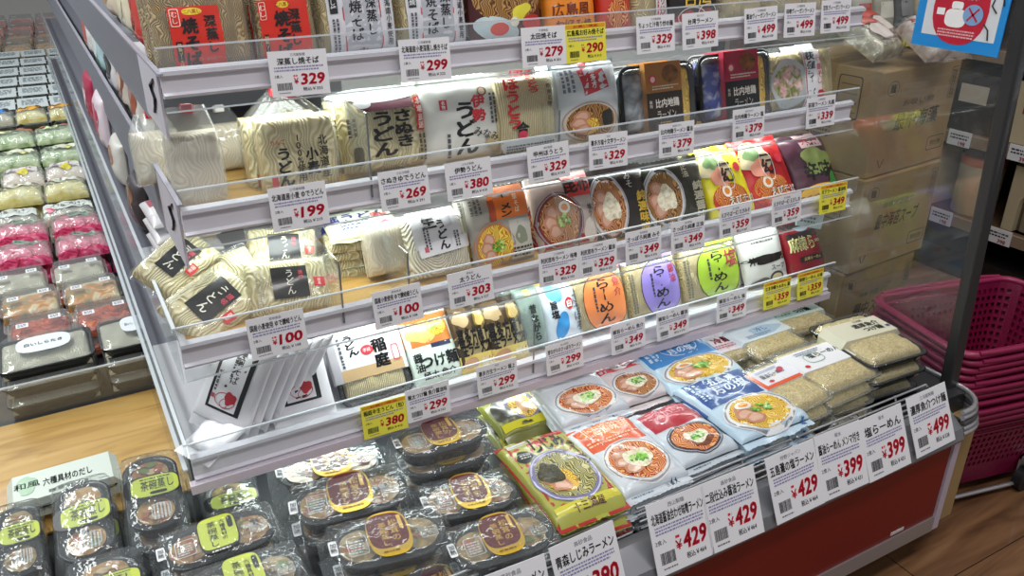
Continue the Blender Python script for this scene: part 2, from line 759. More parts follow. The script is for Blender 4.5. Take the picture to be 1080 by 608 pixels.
def pouch(name, label, cat, w, l, t, base, D, mtx, group=None, seal=.012, clear=None, inner=None, sealmat=None, px_=2.6, py_=3.0, wr=.0015, back=None):
    """printed plastic pouch. base: hex of the printed film. clear/inner: see-through bag with food inside, D printed on its film"""
    _seed[0] += 1
    sd = _seed[0] * 1.37
    r = empty(name, label, cat, group, mtx)
    hw, hl = w / 2, l / 2
    f = pillow_fn(hw, hl, t, px_, py_, seal, wr, sd)
    mb = MB()
    if inner:
        body = clear or FILM()
        g = lambda x, y: f(x, y) - .0015
        ib = MB()
        block(ib, hw * .94, (hl - seal) * .95, t * .9, inner, sd, px_ + 1.5, .0012)
        ib.build('noodles', r)
        pillow(mb, hw, hl, t, body, lambda x, y: f(x, y) + .0025, seal)
        design(mb, D, hw, hl, lambda x, y: f(x, y) + .0028, int(sd * 10))
        sm = sealmat or body
    else:
        body = P(base)
        pillow(mb, hw, hl, t, body, f, seal)
        design(mb, D, hw, hl, f, int(sd * 10))
        sm = sealmat or body
    mb.build('bag', r)
    if seal > .004:
        seal_strip(hw, hl, t, seal, True, sm, sd).build('top_seal', r)
        seal_strip(hw, hl, t, seal, False, sm, sd).build('bottom_seal', r)
    return r


def block(mb, hw, hl, t, mat, seed=0, p=4, amp=.002, z0=.001, cx=0, cy=0, nx=18, ny=18):
    """lumpy cushion of food"""
    def f(x, y):
        s = pr(x / hw, p) * pr(y / hl, p)
        return z0 + t * (.15 + .85 * s) + noise.noise(Vector((x * 55 + seed, y * 55, seed))) * amp * 1.6 * s
    V = []
    for j in range(ny + 1):
        for i in range(nx + 1):
            x = hw * math.sin(PI / 2 * (-1 + 2 * i / nx)); y = hl * math.sin(PI / 2 * (-1 + 2 * j / ny))
            V.append((cx + x, cy + y, f(x, y)))
    n = nx + 1
    Fc = [(j * n + i, j * n + i + 1, (j + 1) * n + i + 1, (j + 1) * n + i) for j in range(ny) for i in range(nx)]
    mb.add(V, Fc, mat, True)
    rim = [j * n for j in range(ny + 1)][::-1][:-1] + list(range(0, nx)) + [j * n + nx for j in range(ny)] + [ny * n + i for i in range(nx, 0, -1)]
    rp = [V[k] for k in rim]
    mb.loft([[(a, b, z0 - .0005) for a, b, c in rp], rp], mat, True, False)


def stand(mtx_o, w, l, lean, roll=0):
    pass


def face_frame(Yf, z0, lean):
    """frame of a pack face leaning back: x right, y up the face, z towards the viewer"""
    up = Vector((0, math.sin(R(lean)), math.cos(R(lean))))
    n = Vector((1, 0, 0)).cross(up)
    return up, n


def standing(Yf, z0, xl, xr, yt, ym, lean, t, roll=0, zl=None):
    """pose of a pack standing on a shelf from its silhouette. returns w, l, matrix of its back centre"""
    up, n = face_frame(Yf, z0, lean)
    p0 = Vector((0, Yf, z0))
    a, b = on_plane(xl, ym, p0, n), on_plane(xr, ym, p0, n)
    c = on_plane((xl + xr) / 2 - (ym - yt) * .1, yt, p0, n)
    l = (c - p0).dot(up)
    w = (b - a).length
    cx = (a.x + b.x) / 2
    ctr = Vector((cx, Yf, z0)) + up * (l / 2 + abs(math.sin(R(roll))) * w * .35)
    ctr = ctr - n * (t * 1.0)
    m = Matrix((Vector((1, 0, 0)), up, n)).transposed().to_4x4()
    m = Matrix.Translation(ctr) @ m @ Matrix.Rotation(R(roll), 4, 'Z')
    return w, l, m


def lying(H, TL, TR, BR, BL, t, pitch=0, rollx=0):
    """pose of a pack lying with its top face at height H, from its four corners"""
    p = [atZ(*q, H) for q in (TL, TR, BR, BL)]
    c = (p[0] + p[1] + p[2] + p[3]) / 4
    ux = ((p[1] - p[0]) + (p[2] - p[3]))
    uy = ((p[0] - p[3]) + (p[1] - p[2]))
    w, l = ux.length / 2, uy.length / 2
    yaw = (math.atan2(ux.y, ux.x) + math.atan2(-uy.x, uy.y)) / 2
    m = Matrix.Translation((c.x, c.y, H - t)) @ Matrix.Rotation(yaw, 4, 'Z') @ Matrix.Rotation(R(pitch), 4, 'X') @ Matrix.Rotation(R(rollx), 4, 'Y')
    return w, l, m


def flat(x, y, z, yaw=0, pitch=0, roll=0):
    return Matrix.Translation((x, y, z)) @ Matrix.Rotation(R(yaw), 4, 'Z') @ Matrix.Rotation(R(pitch), 4, 'X') @ Matrix.Rotation(R(roll), 4, 'Y')

# ------------------------------------------------------------------ room shell
WOODFLOOR = mix_mat('wood_floor', ['#432b1a', '#6e4c31', '#8a6444', '#9a7350'], 2.2, .38, 'noise', stretch=(1.0, 9, 1), bstr=.05, coat=.3, distortion=.6)
fl = MB()
for k in range(44):
    y0 = -2 + k * .28
    off = (k * 37 % 10) / 10 * 1.4
    x = -4 - off
    while x < 16:
        fl.box((x, y0, -.02), (x + 1.396, y0 + .277, 0), WOODFLOOR)
        x += 1.4
tag(fl.build('floor'), kind='structure')
wb = MB()
wb.box((-6, 12, 0), (17, 12.1, 3.2), M('#c9c6c0', .8))
tag(wb.build('wall_back'), kind='structure')

# ------------------------------------------------------------------ refrigerated display island
YS, XE = 1.85, .60            # depth of the end shelves, depth of the long side shelves
SH = {1: (1.362, 1.215, 1.258, .162), 2: (1.349, .995, 1.043, .155), 3: (1.306, .785, .832, .112), 4: (1.327, .547, .597, .095)}
X1 = 1.70
YB = 6.0
DECK = .400
WHITE = M('#d9d6de', .35)
LWHITE = M('#e8e6ea', .4)
STEEL = M('#c6c6ca', .28, .7)
DSTEEL = M('#55555a', .4, .7)
case = empty('refrigerated_display_case', 'white tiered refrigerated display case with a red front panel, holding the noodle packs', 'display case')
b = MB()
b.box((-.80, .892, .10), (1.70, 8.9, DECK - .004), M('#232427', .5), 0)
b.build('deck', case)
b = MB()
b.box((-.80, .872, .142), (1.655, .89, .366), M('#7c1006', .4))
b.build('front_panel', case)
b = MB()
b.box((-.80, .868, .098), (1.66, .892, .142), STEEL)
b.build('base_trim', case)
b = MB()   # extruded bumper rail the tags hang from
b.loft([[(x, .892, .366), (x, .858, .366), (x, .852, .378), (x, .862, .402), (x, .905, .432), (x, .925, .432), (x, .925, .40), (x, .892, .39)] for x in (-.80, 1.66)], M('#8f8f93', .35, .6), True, True, False)
b.build('front_rail', case)
b = MB()
b.box((1.66, .868, .10), (1.682, .9, .372), M('#c9bccb', .35))
b.build('corner_strip', case)
b = MB()
b.box((1.685, .885, .10), (1.70, .90, .372), M('#4c1a12', .4))
b.build('corner_strip', case)
b = MB()
b.box((1.70, .892, .085), (1.772, 3.2, .38), M('#a88c60', .45))
b.build('end_panel', case)
for k in range(5):   # ribbed bumper corner
    b = MB()
    e = .003 * k
    pts = [(1.665, .862 + e, .384 + k * .0125)] + [(1.69 + (.086 - e) * math.sin(R(a)), .948 - (.086 - e) * math.cos(R(a)), .384 + k * .0125) for a in range(0, 91, 15)] + [(1.776 - e, 1.3, .384 + k * .0125)]
    b.tube(pts, .0062, STEEL if k != 2 else M('#4a4a4e', .4), 8)
    b.build('bumper_rib', case)
b = MB()
b.box((1.66, .93, .375), (1.766, 1.9, .43), M('#2a2a2e', .4))
b.build('end_rail', case)
for x0, x1 in ((-.55, -.05), (-.03, .47), (.49, .78), (.80, 1.20), (1.22, 1.63)):
    b = MB()
    for k, (yy, zz) in enumerate(((.930, .432), (.936, .443), (.942, .454), (.948, .465), (.954, .476))):
        e = .004 * k
        b.tube([(x0, yy, zz), (x1, yy, zz)], .0026, STEEL, 6)
    for x in (x0, x1):
        b.tube([(x, .935, .425)] + [(x, .948 + .012 * math.sin(R(a)), .446 - .03 * math.cos(R(a)) + .0) for a in range(0, 181, 30)] + [(x, .954, .477)], .0028, STEEL, 6)
    n = int((x1 - x0) / .1)
    for q in range(1, n):
        x = x0 + (x1 - x0) * q / n
        b.tube([(x, .934, .425), (x, .956, .478)], .0022, STEEL, 6)
    b.build('wire_fence', case)
b = MB()
b.box((1.50, .8705, .150), (1.545, .872, .158), M('#d8d4d0', .5))
b.build('maker_plate', case)
# inner core walls
b = MB()
b.box((XE, YS, DECK), (X1, YB, 1.9), M('#dfe3e6', .5))
b.build('core_wall', case)
MATWOOD = mix_mat('oak_vinyl', ['#9c7438', '#c39a54', '#cfa968'], 3.0, .45, stretch=(1.2, 8, 1), bstr=.05, coat=.1)
for k, (Yf, zb, zt, X0) in SH.items():
    s = MB()
    zz = zb + .016
    s.box((X0 + .006, Yf + .004, zz - .010), (X1, YS, zz), M('#c4c3c8', .5))
    s.box((X0 + .006, YS, zz - .010), (XE, YB, zz), M('#6f6e78', .5))  # long side board: its shadow is put into the darker grey
    sh = s.build('shelf', case)
    s = MB()   # extruded price rail with ridges
    prof = [(0, zb), (-.010, zb + .002), (-.013, zb + .007), (-.006, zb + .010), (-.006, zt - .010), (-.013, zt - .006), (-.012, zt), (-.002, zt + .004), (.006, zt), (.006, zb)]
    s.loft([[(x, Yf + a, z) for a, z in prof] for x in (X0, X1)], WHITE, True, True, False)
    s.build('price_rail', sh)
    s = MB()
    s.box((X0 - .002, Yf - .018, zt + .002), (X1 + .004, Yf - .015, zt + .034), ACRYL())
    s.box((X0 - .002, Yf - .018, zt + .034), (X1 + .004, Yf - .014, zt + .0365), ACRYL_EDGE())
    s.box((X0 - .002, Yf - .019, zb - .016), (X1 + .004, Yf - .016, zb + .004), ACRYL())
    s.box((X0 - .002, Yf - .019, zb - .018), (X1 + .004, Yf - .015, zb - .016), ACRYL_EDGE())
    s.build('clear_lip', sh)
    zl, zh = {1: (1.140, 1.256), 2: (.925, 1.056), 3: (.765, .866), 4: (.535, .632)}[k]
    s = MB()   # guard of the long side: smoky panels on the upper shelves, clear sheet on the lower ones
    if k > 2:
        s.box((X0 - .008, Yf - .018, zl), (X0 - .005, YB, zh), film('side_guard', '#dfe8ee', .12, .1, 3, .05, .001, .16))
        s.box((X0 - .009, Yf - .018, zh), (X0 - .003, YB, zh + .003), ACRYL_EDGE())
        s.build('side_guard', sh)
    else:
        yy = Yf + .225
        while yy < YB:
            s.box((X0 - .004, yy, zl), (X0 - .001, yy + .0385, zh - .004), GREYPANEL())
            yy += .04
        s.build('side_price_rail', sh)
        s = MB()
        s.box((X0 - .005, Yf - .016, zh - .004), (X0 + .003, YB, zh), M('#9c9aa6', .5))
        s.build('guard_edge', sh)
        s = MB()
        s.box((X0 - .004, Yf + .012, zl + .01), (X0 + .000, Yf + .222, zh - .006), M('#c9c5cf', .5))
        s.tube([(X0 - .005, Yf + .05, zh - .02), (X0 - .006, Yf + .09, zh - .035), (X0 - .006, Yf + .06, zh - .05), (X0 - .005, Yf + .10, zh - .08)], .003, M('#3a3540', .5), 6)
        s.build('corner_bracket', sh)
    if k < 4 or True:
        s = MB()
        s.box((X0 + .08, Yf + .10, zb - .010), (X1 - .05, Yf + .135, zb + .004), M('#ffffff', .4, emit=2.2))
        s.build('light_strip', sh)
        area('shelf_lamp', ((X0 + X1) / 2, Yf + .12, zb - .014), (1.45, .05), {1: 3.4, 2: 3.2, 3: 3.4, 4: 4.0}[k], (.88, 1, .97))
# mats
b = MB()
b.box((-.62, 1.50, DECK - .002), (.10, 1.938, DECK + .003), MATWOOD)
b.build('wood_mat', case)
for k, xa, xb_ in ((2, .17, 1.2), (3, .13, 1.1)):
    Yf, zb, zt, X0 = SH[k]
    x = xa
    while x < xb_:
        b = MB()
        b.box((x, Yf + .015, zb + .016), (x + .248, Yf + .20, zb + .0195), MATWOOD)
        b.box((x, Yf + .203, zb + .016), (x + .248, Yf + .40, zb + .0195), MATWOOD)
        b.build('wood_mat', case)
        x += .25
# dividers on the deck
for y, xa, xb_, zh in ((1.945, -.8, .09, .49),):
    b = MB()
    b.box((xa, y, DECK), (xb_, y + .004, zh), ACRYL())
    b.box((xa, y - .001, zh), (xb_, y + .005, zh + .003), ACRYL_EDGE())
    b.build('deck_divider', case)
b = MB()
b.box((.082, 1.34, .42), (.086, 6.0, .56), ACRYL())
b.box((.080, 1.34, .56), (.088, 6.0, .563), ACRYL_EDGE())
b.build('deck_divider', case)
b = MB()   # sloped tray edge of the bottom shelf
b.box((.085, 1.305, .530), (1.70, 1.322, .548), M('#d9ccd6', .4))
b.build('lower_edge', case)

# shelf dividers: thin clear upright sheets between the packs
def divider(k, xpx, ypx, h=.13, d=.22):
    Yf, zb, zt, X0 = SH[k]
    x = atY(xpx, ypx, Yf).x
    b = MB()
    b.box((x, Yf - .008, zb + .017), (x + .0022, Yf + d, zb + .017 + h), ACRYL())
    b.box((x - .0004, Yf - .010, zb + .017), (x + .0026, Yf - .008, zb + .017 + h), M('#6d7378', .3))
    o = b.build('shelf_divider')
    o['category'] = 'divider'
    return o


DV = [(2, 386, 150, .15, 'thin clear divider between the hokkaido udon bag and the sanuki udon'), (2, 587, 120, .11, 'thin clear divider right of the straight flat noodles'),
      (3, 357, 300, .12, 'thin clear divider between the boiled udon and the stacked green packs'), (3, 427, 270, .11, 'thin clear divider left of the fresh udon'), (3, 608, 250, .13, 'thin clear divider beside the soy ramen with the red label'),
      (4, 560, 380, .13, 'thin clear divider left of the blue and white pouches')]
for k, x, y, h, lab in DV:
    tag(divider(k, x, y, h), lab, 'divider')

# black post with the side glass and the blue notice
b = MB()
r0 = rrect(.017, .014, .004, 2)
b.loft([[(1.752 + a, .968 + (z - .40) * .05 + c, z) for a, c in r0] for z in (.40, .8, 1.2, 1.75)], M('#2b2b2d', .45), True, True, False)
post = empty('glass_screen', 'black post carrying a clear glass side screen at the right end of the case', 'screen')
b.build('post', post)
b = MB()
b.box((1.742, .98, .43), (1.746, 2.4, 1.75), film('side_glass', '#dfe8ee', .02, .04, 2, .06, .003, .30))
b.build('glass_pane', post)
q = [atX(*p, 1.735) for p in ((960, 46), (1051, 61), (1065, 0))]
zbn = (q[0].z + q[1].z) / 2
ya, yb_ = q[1].y, q[0].y
sg = MB()
L = ya - yb_
Wd, Hd = abs(L), .30
m = Matrix.Translation((1.737, (ya + yb_) / 2, zbn + Hd / 2)) @ Matrix.Rotation(R(-90), 4, 'Z') @ Matrix.Rotation(R(90), 4, 'X')
fz = lambda x, y: 0.0
hw, hl = Wd / 2, Hd / 2
sg.add([(-hw, -hl, -.003), (hw, -hl, -.003), (hw, hl, -.003), (-hw, hl, -.003)], [(3, 2, 1, 0)], M('#e8eef2'))
sg.box((-hw, -hl, -.003), (hw, hl, 0), M('#1e96e6', .35))
B0 = -hl
put_rect(sg, -hw * .80, B0 + .026, hw * .86, hl - .02, M('#e4e9ef', .4), fz, .0006)
rr = hw * .62
put_ell(sg, 0, B0 + .012 + rr * 1.15, rr, rr * 1.15, M('#cc1c3a', .4), fz, .0012, p=2.3)
put_ell(sg, -.008, B0 + .066, hw * .24, .019, M('#ffffff', .4), fz, .0018, p=3)
put_ell(sg, -.008, B0 + .092, hw * .13, .008, M('#ffffff', .4), fz, .0018, p=4)
put_rect(sg, -hw * .52, B0 + .070, -hw * .34, B0 + .084, M('#ffffff', .4), fz, .0018)
put_ell(sg, hw * .30, B0 + .076, hw * .22, .021, M('#86b0de', .4), fz, .0022)
for a in (48, -48):
    put_rect(sg, hw * .30 - hw * .17, B0 + .0745, hw * .30 + hw * .17, B0 + .0785, M('#d01f3c', .4), fz, .0028, rot=a)
put_text(sg, 'ご遠慮ください', 0, B0 + .109, .010, M('#ffffff', .4), fz, .002, w=hw * .72)
put_print(sg, -hw * .42, B0 + .026, hw * .42, B0 + .044, 3, M('#f4c8cc', .4), fz, .002)
for pts in ([(.62, .135), (.70, .115), (.66, .098), (.78, .085)], [(.60, .155), (.84, .130), (.90, .10)], [(.56, .062), (.68, .050), (.72, .030)]):
    sg.tube([(a * hw, B0 + c, .002) for a, c in pts], .0016, M('#20242a', .5), 6)
o = sg.build('notice_poster', None, m)
tag(o, 'blue bordered notice with a red circle and crossed out bag on the side glass', 'poster')

# ------------------------------------------------------------------ price tags
RED = M('#dc1838', .5)
INK = M('#1c1c20', .6)
GREY = M('#6c6c78', .6)
FINE = M('#8d87b4', .6)


def price_tag(w, h, title, price, tax, maker, mtx, label, yellow=False, group=None, lines=2):
    b = MB()
    f = lambda x, y: 0
    card = M('#f2e94c', .5) if yellow else M('#edecf0', .5)
    b.box((-w / 2, -h / 2, -.0012), (w / 2, h / 2, 0), card)
    L = .0004
    rn = random.Random(title + label)
    if yellow:
        put_rect(b, -w * .48, h * .38, w * .48, h * .48, M('#e8a21c', .5), f, L)
        put_text(b, 'お買い得品', 0, h * .43, h * .06, RED, f, L * 2, w=w * .6)
    else:
        put_text(b, maker, 0, h * .41, h * .065, GREY, f, L, bold=.005)
    tw = min(w * .90, text_mesh(title, 0)[2] / text_mesh(title, 0)[3] * h * .15)
    put_text(b, title, 0, h * .27, h * .15, INK, f, L, w=tw, bold=.035)
    put_print(b, -w * .42, h * .04, w * .42, h * .17, lines, FINE, f, L, rn)
    put_text(b, '¥', -w * .07, -h * .17, h * .13, RED, f, L, bold=.03)
    put_print(b, -w * .11, -h * .09, -w * .03, -h * .02, 1, RED, f, L, rn)
    n = len(price)
    put_text(b, price, w * .22, -h * .14, h * .235, RED, f, L, w=w * .40, bold=.045, shear=.12)
    put_text(b, '税込￥' + tax, w * .20, -h * .36, h * .085, INK, f, L, w=w * .34, bold=.02)
    put_text(b, '2食入', -w * .36, -h * .05, h * .07, INK, f, L, bold=.01)
    x = -w * .40
    while x < -w * .16:
        ww = rn.choice((.4, .7, 1.1)) * w * .01
        b.box((x, -h * .36, 0), (x + ww, -h * .20, L), INK)
        x += ww + rn.choice((.5, .8)) * w * .012
    put_print(b, -w * .38, -h * .44, -w * .14, -h * .40, 1, GREY, f, L, rn)
    o = b.build('price_tag', None, mtx)
    tag(o, label, 'price tag', group)
    return o


#        shelf, px centre, title, price, tax, maker, yellow, label
TAGS = [
    (1, 316, 77, '深蒸し焼そば', '329', '355', '三河屋製麺', 0, 'white price card 329 yen for steamed yakisoba, leftmost on the top rail'),
    (1, 449, 63, '北海道産小麦深蒸し焼きそば', '299', '322', '三河屋製麺', 0, 'white price card 299 yen on the top rail below the silver labelled yakisoba'),
    (1, 574, 49, '太田焼そば', '279', '301', '叶屋食品', 0, 'white price card 279 yen touching the yellow card on the top rail'),
    (1, 618, 45, '広島風お好み焼そば', '290', '313', '', 1, 'yellow price card 290 yen, the only yellow one on the top rail'),
    (1, 692, 36, 'ちょっと汁有り炒め麺', '329', '355', '三河屋製麺', 0, 'white price card 329 yen on the top rail right of the yellow card'),
    (1, 739, 32, '台湾ラーメン', '398', '429', '寿がきや', 0, 'white price card 398 yen on the top rail'),
    (1, 803, 26, '醤油ヴィーガンラーメン', '499', '538', '三河屋製麺', 0, 'white price card 499 yen, first of three at the right of the top rail'),
    (1, 844, 21, '味噌ヴィーガンラーメン', '499', '538', '三河屋製麺', 0, 'white price card 499 yen, middle of three at the right of the top rail'),
    (1, 882, 17, '豆乳ヴィーガンラーメン', '499', '538', '三河屋製麺', 0, 'white price card 499 yen, last card at the right end of the top rail'),
    (2, 316, 218, '北海道産小麦 ゆでうどん', '199', '215', '三河屋製麺', 0, 'white price card 199 yen for boiled udon on the second rail'),
    (2, 427, 199, 'さぬきゆでうどん', '269', '291', 'さぬき麺業', 0, 'white price card 269 yen under the sanuki udon on the second rail'),
    (2, 495, 189, '伊勢うどん', '380', '410', 'みなみ製麺', 0, 'white price card 380 yen under the white udon pouch on the second rail'),
    (2, 579, 171, '甲州ほうとう', '329', '355', '横内製麺', 0, 'white price card 329 yen under the flat noodles on the second rail'),
    (2, 642, 159, '喜多方塩十文字ラーメン', '329', '355', '河京', 0, 'white price card 329 yen under the ramen bowl pouch on the second rail'),
    (2, 714, 147, '比内地鶏ラーメン 醤油', '379', '409', '秋田比内や', 0, 'white price card 379 yen under the brown banded chicken ramen'),
    (2, 790, 131, '比内地鶏ラーメン 塩', '379', '409', '秋田比内や', 0, 'white price card 379 yen under the red banded chicken ramen'),
    (2, 866, 118, '荻窪ラーメン 丸福', '339', '366', '三河屋製麺', 0, 'white price card 339 yen at the right end of the second rail'),
    (3, 293, 353, '国産小麦使用 ゆで讃岐うどん', '100', '108', '恩地食品', 0, 'white price card 100 yen under the black labelled udon, leftmost on the third rail'),
    (3, 420, 323, '国産小麦使用 ゆで讃岐細うどん', '100', '108', '恩地食品', 0, 'white price card 100 yen on the third rail below the stacked green packs'),
    (3, 497, 303, '太うどん', '303', '327', '葵食品', 0, 'white price card 303 yen under the fresh udon on the third rail'),
    (3, 590, 282, '利尻昆布ラーメン 味噌', '329', '355', '三河屋製麺', 0, 'white price card 329 yen on the third rail, left one of the touching pair'),
    (3, 631, 273, '利尻昆布ラーメン 醤油', '329', '355', '三河屋製麺', 0, 'white price card 329 yen on the third rail, right one of the touching pair'),
    (3, 679, 259, 'さっぽろ純連 みそ', '349', '376', '森住製麺', 0, 'white price card 349 yen on the third rail above the purple noodle pouch'),
    (3, 726, 248, 'さっぽろ純連 正油', '349', '376', '森住製麺', 0, 'white price card 349 yen on the third rail above the green noodle pouch'),
    (3, 776, 233, 'えびそば一幻 えびみそ', '359', '387', '西山製麺', 0, 'white price card 359 yen under the yellow ramen pouch on the third rail'),
    (3, 830, 221, 'えびそば一幻 えびしお', '359', '387', '西山製麺', 0, 'white price card 359 yen next to the yellow card on the third rail'),
    (3, 879, 209, '天下ラーメン 醤油味', '349', '376', '', 1, 'yellow price card 349 yen at the right end of the third rail'),
    (4, 406, 441, '稲庭半生うどん〈包〉', '380', '410', '', 1, 'yellow price card 380 yen under the black noodle tray on the fourth rail'),
    (4, 452, 424, '極太つけ麺 魚介醤油味', '299', '322', '三河屋製麺', 0, 'white price card 299 yen touching the yellow card on the fourth rail'),
    (4, 525, 399, '喜多方生ラーメン 極上', '299', '322', '河京', 0, 'white price card 299 yen under the dark brown ramen pouches'),
    (4, 596, 376, '昔ながらのさっぽろラーメン', '299', '322', '西山製麺', 0, 'white price card 299 yen under the blue and white pouches'),
    (4, 663, 355, '極旨らーめん 魚介', '349', '376', '菊水', 0, 'white price card 349 yen under the orange noodle pouch'),
    (4, 710, 341, '極旨らーめん 醤油', '349', '376', '菊水', 0, 'white price card 349 yen under the purple noodle pouch'),
    (4, 772, 323, '極旨らーめん 塩', '349', '376', '菊水', 0, 'white price card 349 yen under the green noodle pouch'),
    (4, 820, 310, 'なま沖縄らぁめん 醤', '359', '387', '', 1, 'yellow price card 359 yen, left one of two on the fourth rail'),
    (4, 855, 300, '麻辣らーめん 火味', '359', '387', '', 1, 'yellow price card 359 yen, last one at the right end of the fourth rail'),
]
UP1, N1 = face_frame(0, 0, 12)
for i, (k, px, py, ti, pr_, tx, mk, yl, lab) in enumerate(TAGS):
    Yf, zb, zt, X0 = SH[k]
    p = atY(px, py, Yf - .024)
    w, h = (.094, .070) if not (k == 2 and px < 330) and not (k == 3 and px < 330) else (.097, .074)
    if yl:
        w = .092
    j = (i * 7919 % 13 - 6) / 6
    m = Matrix.Translation((p.x, Yf - .0235, p.z)) @ Matrix.Rotation(R(90 - 8), 4, 'X') @ Matrix.Rotation(R(j * 1.2), 4, 'Z')
    price_tag(w, h, ti, pr_, tx, mk, m, lab, bool(yl))
DT = [(622, 603, '青森しじみラーメン', '390', '421', '高砂食品', 'large white price card for clam ramen, cut by the bottom of the picture'),
      (718, 560, '北海道醤油合わせ味噌ラーメン', '429', '464', '西山製麺', 'large white price card 429 yen for miso ramen on the front rail'),
      (773, 537, '二段仕込み醤油ラーメン', '429', '464', '高砂食品', 'large white price card 429 yen for soy ramen on the front rail'),
      (839, 508, '五島灘の塩ラーメン', '429', '464', '狩野ジャパン', 'large white price card 429 yen for salt ramen below the deep blue pouch'),
      (888, 486, '醤油らーめん メンマ付き', '399', '431', '菊水', 'large white price card 399 yen for soy ramen with bamboo shoots'),
      (934, 467, '塩らーめん', '399', '431', '菊水', 'large white price card 399 yen for salt ramen on the front rail'),
      (982, 443, '濃厚魚介つけ麺', '499', '538', '三河屋製麺', 'large white price card 499 yen at the right end of the front rail'),
      (545, 640, '津軽煮干しラーメン', '390', '421', '高砂食品', 'large white price card for dried sardine ramen at the bottom edge')]
for px, py, ti, pr_, tx, mk, lab in DT:
    lean = 24
    up, n = face_frame(0, 0, lean)
    p = on_plane(px, py, (0, .846, .385), n)
    m = Matrix.Translation(p) @ Matrix.Rotation(R(90 - lean), 4, 'X') @ Matrix.Rotation(R(((px * 7) % 5 - 2) * .8), 4, 'Z')
    price_tag(.132, .135, ti, pr_, tx, mk, m, lab, lines=3)

# ------------------------------------------------------------------ packs standing on the shelves
def behind(o, short, t, n=1, dx=.004, up=0):
    """the same pack once more, next in line behind it"""
    m = o.matrix_world
    nrm = (m.to_3x3() @ Vector((0, 0, 1))).normalized()
    for i in range(1, n + 1):
        mm = Matrix.Translation(-nrm * (t * 1.08 * i) + Vector((dx * (-1) ** i, 0, up * i))) @ m
        copy_thing(o, mm, ('%s standing next in line behind the front one' % short) if i == 1 else '%s standing third in line at the back' % short, short + 's in one line')


def shelf_pack(k, name, label, cat, short, xl, xr, yt, ym, lean, t, base, D, n=1, roll=0, dy=.004, **kw):
    Yf, zb, zt, X0 = SH[k]
    w, l, m = standing(Yf + dy + t, zb + .0215, xl, xr, yt, ym, lean, t * .0, roll)
    m = Matrix.Translation((0, 0, 0)) @ m
    o = pouch(name, label, cat, w, l, t, base, D, m @ Matrix.Translation((0, 0, -t)), **kw)
    if n:
        bpy.context.view_layer.update()
        behind(o, short, t, n)
    return o


TAN = '#c9ab70'
YAKI = lambda x0, x1: [('r', x0, -.93, x1, .16, '#dc2a16'), ('e', (x0 + x1) / 2 - .04, .07, .2, .06, '#f3d832'),
                       ('t', '二八蒸し', (x0 + x1) / 2 - .04, .07, .07, '#b02010'), ('o', x0 + .12, -.02, .09, .15, .016, '#f6d8c8', {'p': 8}), ('t', 'むし', x0 + .12, -.02, .2, '#f6d8c8', {'v': True}),
                       ('t', '焼そば', (x0 + x1) / 2 - .12, -.44, .80, '#1a1010', {'v': True, 'b': .05}), ('t', '深蒸し', (x0 + x1) / 2 + .28, -.32, .62, '#1a1010', {'v': True, 'b': .045}),
                       ('r', x0 + .06, -.88, x0 + .18, -.42, '#241010'), ('t', '特製ソース付', x0 + .12, -.65, .40, '#f0d0a0', {'v': True})]
shelf_pack(1, 'yakisoba_pack', 'noodle bag with a red yakisoba label at the left end of the top shelf', 'noodle pack', 'red labelled yakisoba bag', 157, 268, -48, 30, 12, .05, TAN, YAKI(-.62, .36), inner=TANNOODLE(), clear=WRAP())
shelf_pack(1, 'yakisoba_pack', 'clear noodle bag with red yakisoba label, second from the left on the top shelf', 'noodle pack', 'second red labelled yakisoba bag', 270, 336, -54, 20, 12, .05, TAN, YAKI(-.86, .70), inner=TANNOODLE(), clear=WRAP())
SOBA = [('r', -.8, -.92, .95, .5, '#dcdbe0'), ('r', -.42, -.84, .52, .5, '#b9bac2'), ('o', .05, -.2, .5, .7, .03, '#c03a48', {'p': 8}), ('t', '焼そば', -.12, -.25, .75, '#1c1c20', {'v': True, 'b': .03}),
        ('t', '深蒸し', .28, -.18, .72, '#1c1c20', {'v': True, 'b': .03}), ('t', '北海道小麦使用', .76, -.25, 1.0, '#1c1c20', {'v': True}), ('r', -.74, -.1, -.56, .45, '#242428'), ('t', '深蒸し焼', -.65, .17, .45, '#eeeeee', {'v': True}),
        ('p', -.74, -.85, -.56, -.2, 2, '#55555c', {'v': True}), ('t', '1食入', .05, -.80, .07, '#803040')]
shelf_pack(1, 'yakisoba_pack', 'noodle bag with a silver label right of the two red labelled bags', 'noodle pack', 'silver labelled yakisoba bag', 338, 420, -50, 15, 12, .05, '#d8c48c', SOBA, inner=NOODLE())
shelf_pack(1, 'yakisoba_pack', 'noodle bag with a silver label above the 299 yen card', 'noodle pack', 'second silver labelled yakisoba bag', 423, 495, -55, 12, 12, .05, '#d8c48c', SOBA, inner=NOODLE())
shelf_pack(1, 'yakisoba_pack', 'dark red pouch showing fried noodles with yellow peppers on the top shelf', 'noodle pack', 'dark red fried noodle pouch', 497, 575, -55, 5, 14, .04, '#4a0f12',
           [('e', 0, .0, .9, .5, SOUP('brown')), ('e', -.35, -.62, .6, .25, '#c8d8dc', {'rot': -15}), ('e', -.3, -.62, .25, .13, '#e0402c'), ('e', .3, -.3, .3, .14, '#e8dc3c', {'rot': 30, 'wob': .1}), ('e', .62, -.52, .3, .16, '#c02020'), ('e', .1, -.5, .12, .1, '#f0ecd8'), ('r', -.9, .5, .9, .9, '#b01418'), ('r', -1, -.97, 1, -.86, '#8f9a28'), ('t', '太田焼そば', 0, .7, .25, '#f4e8c0')])
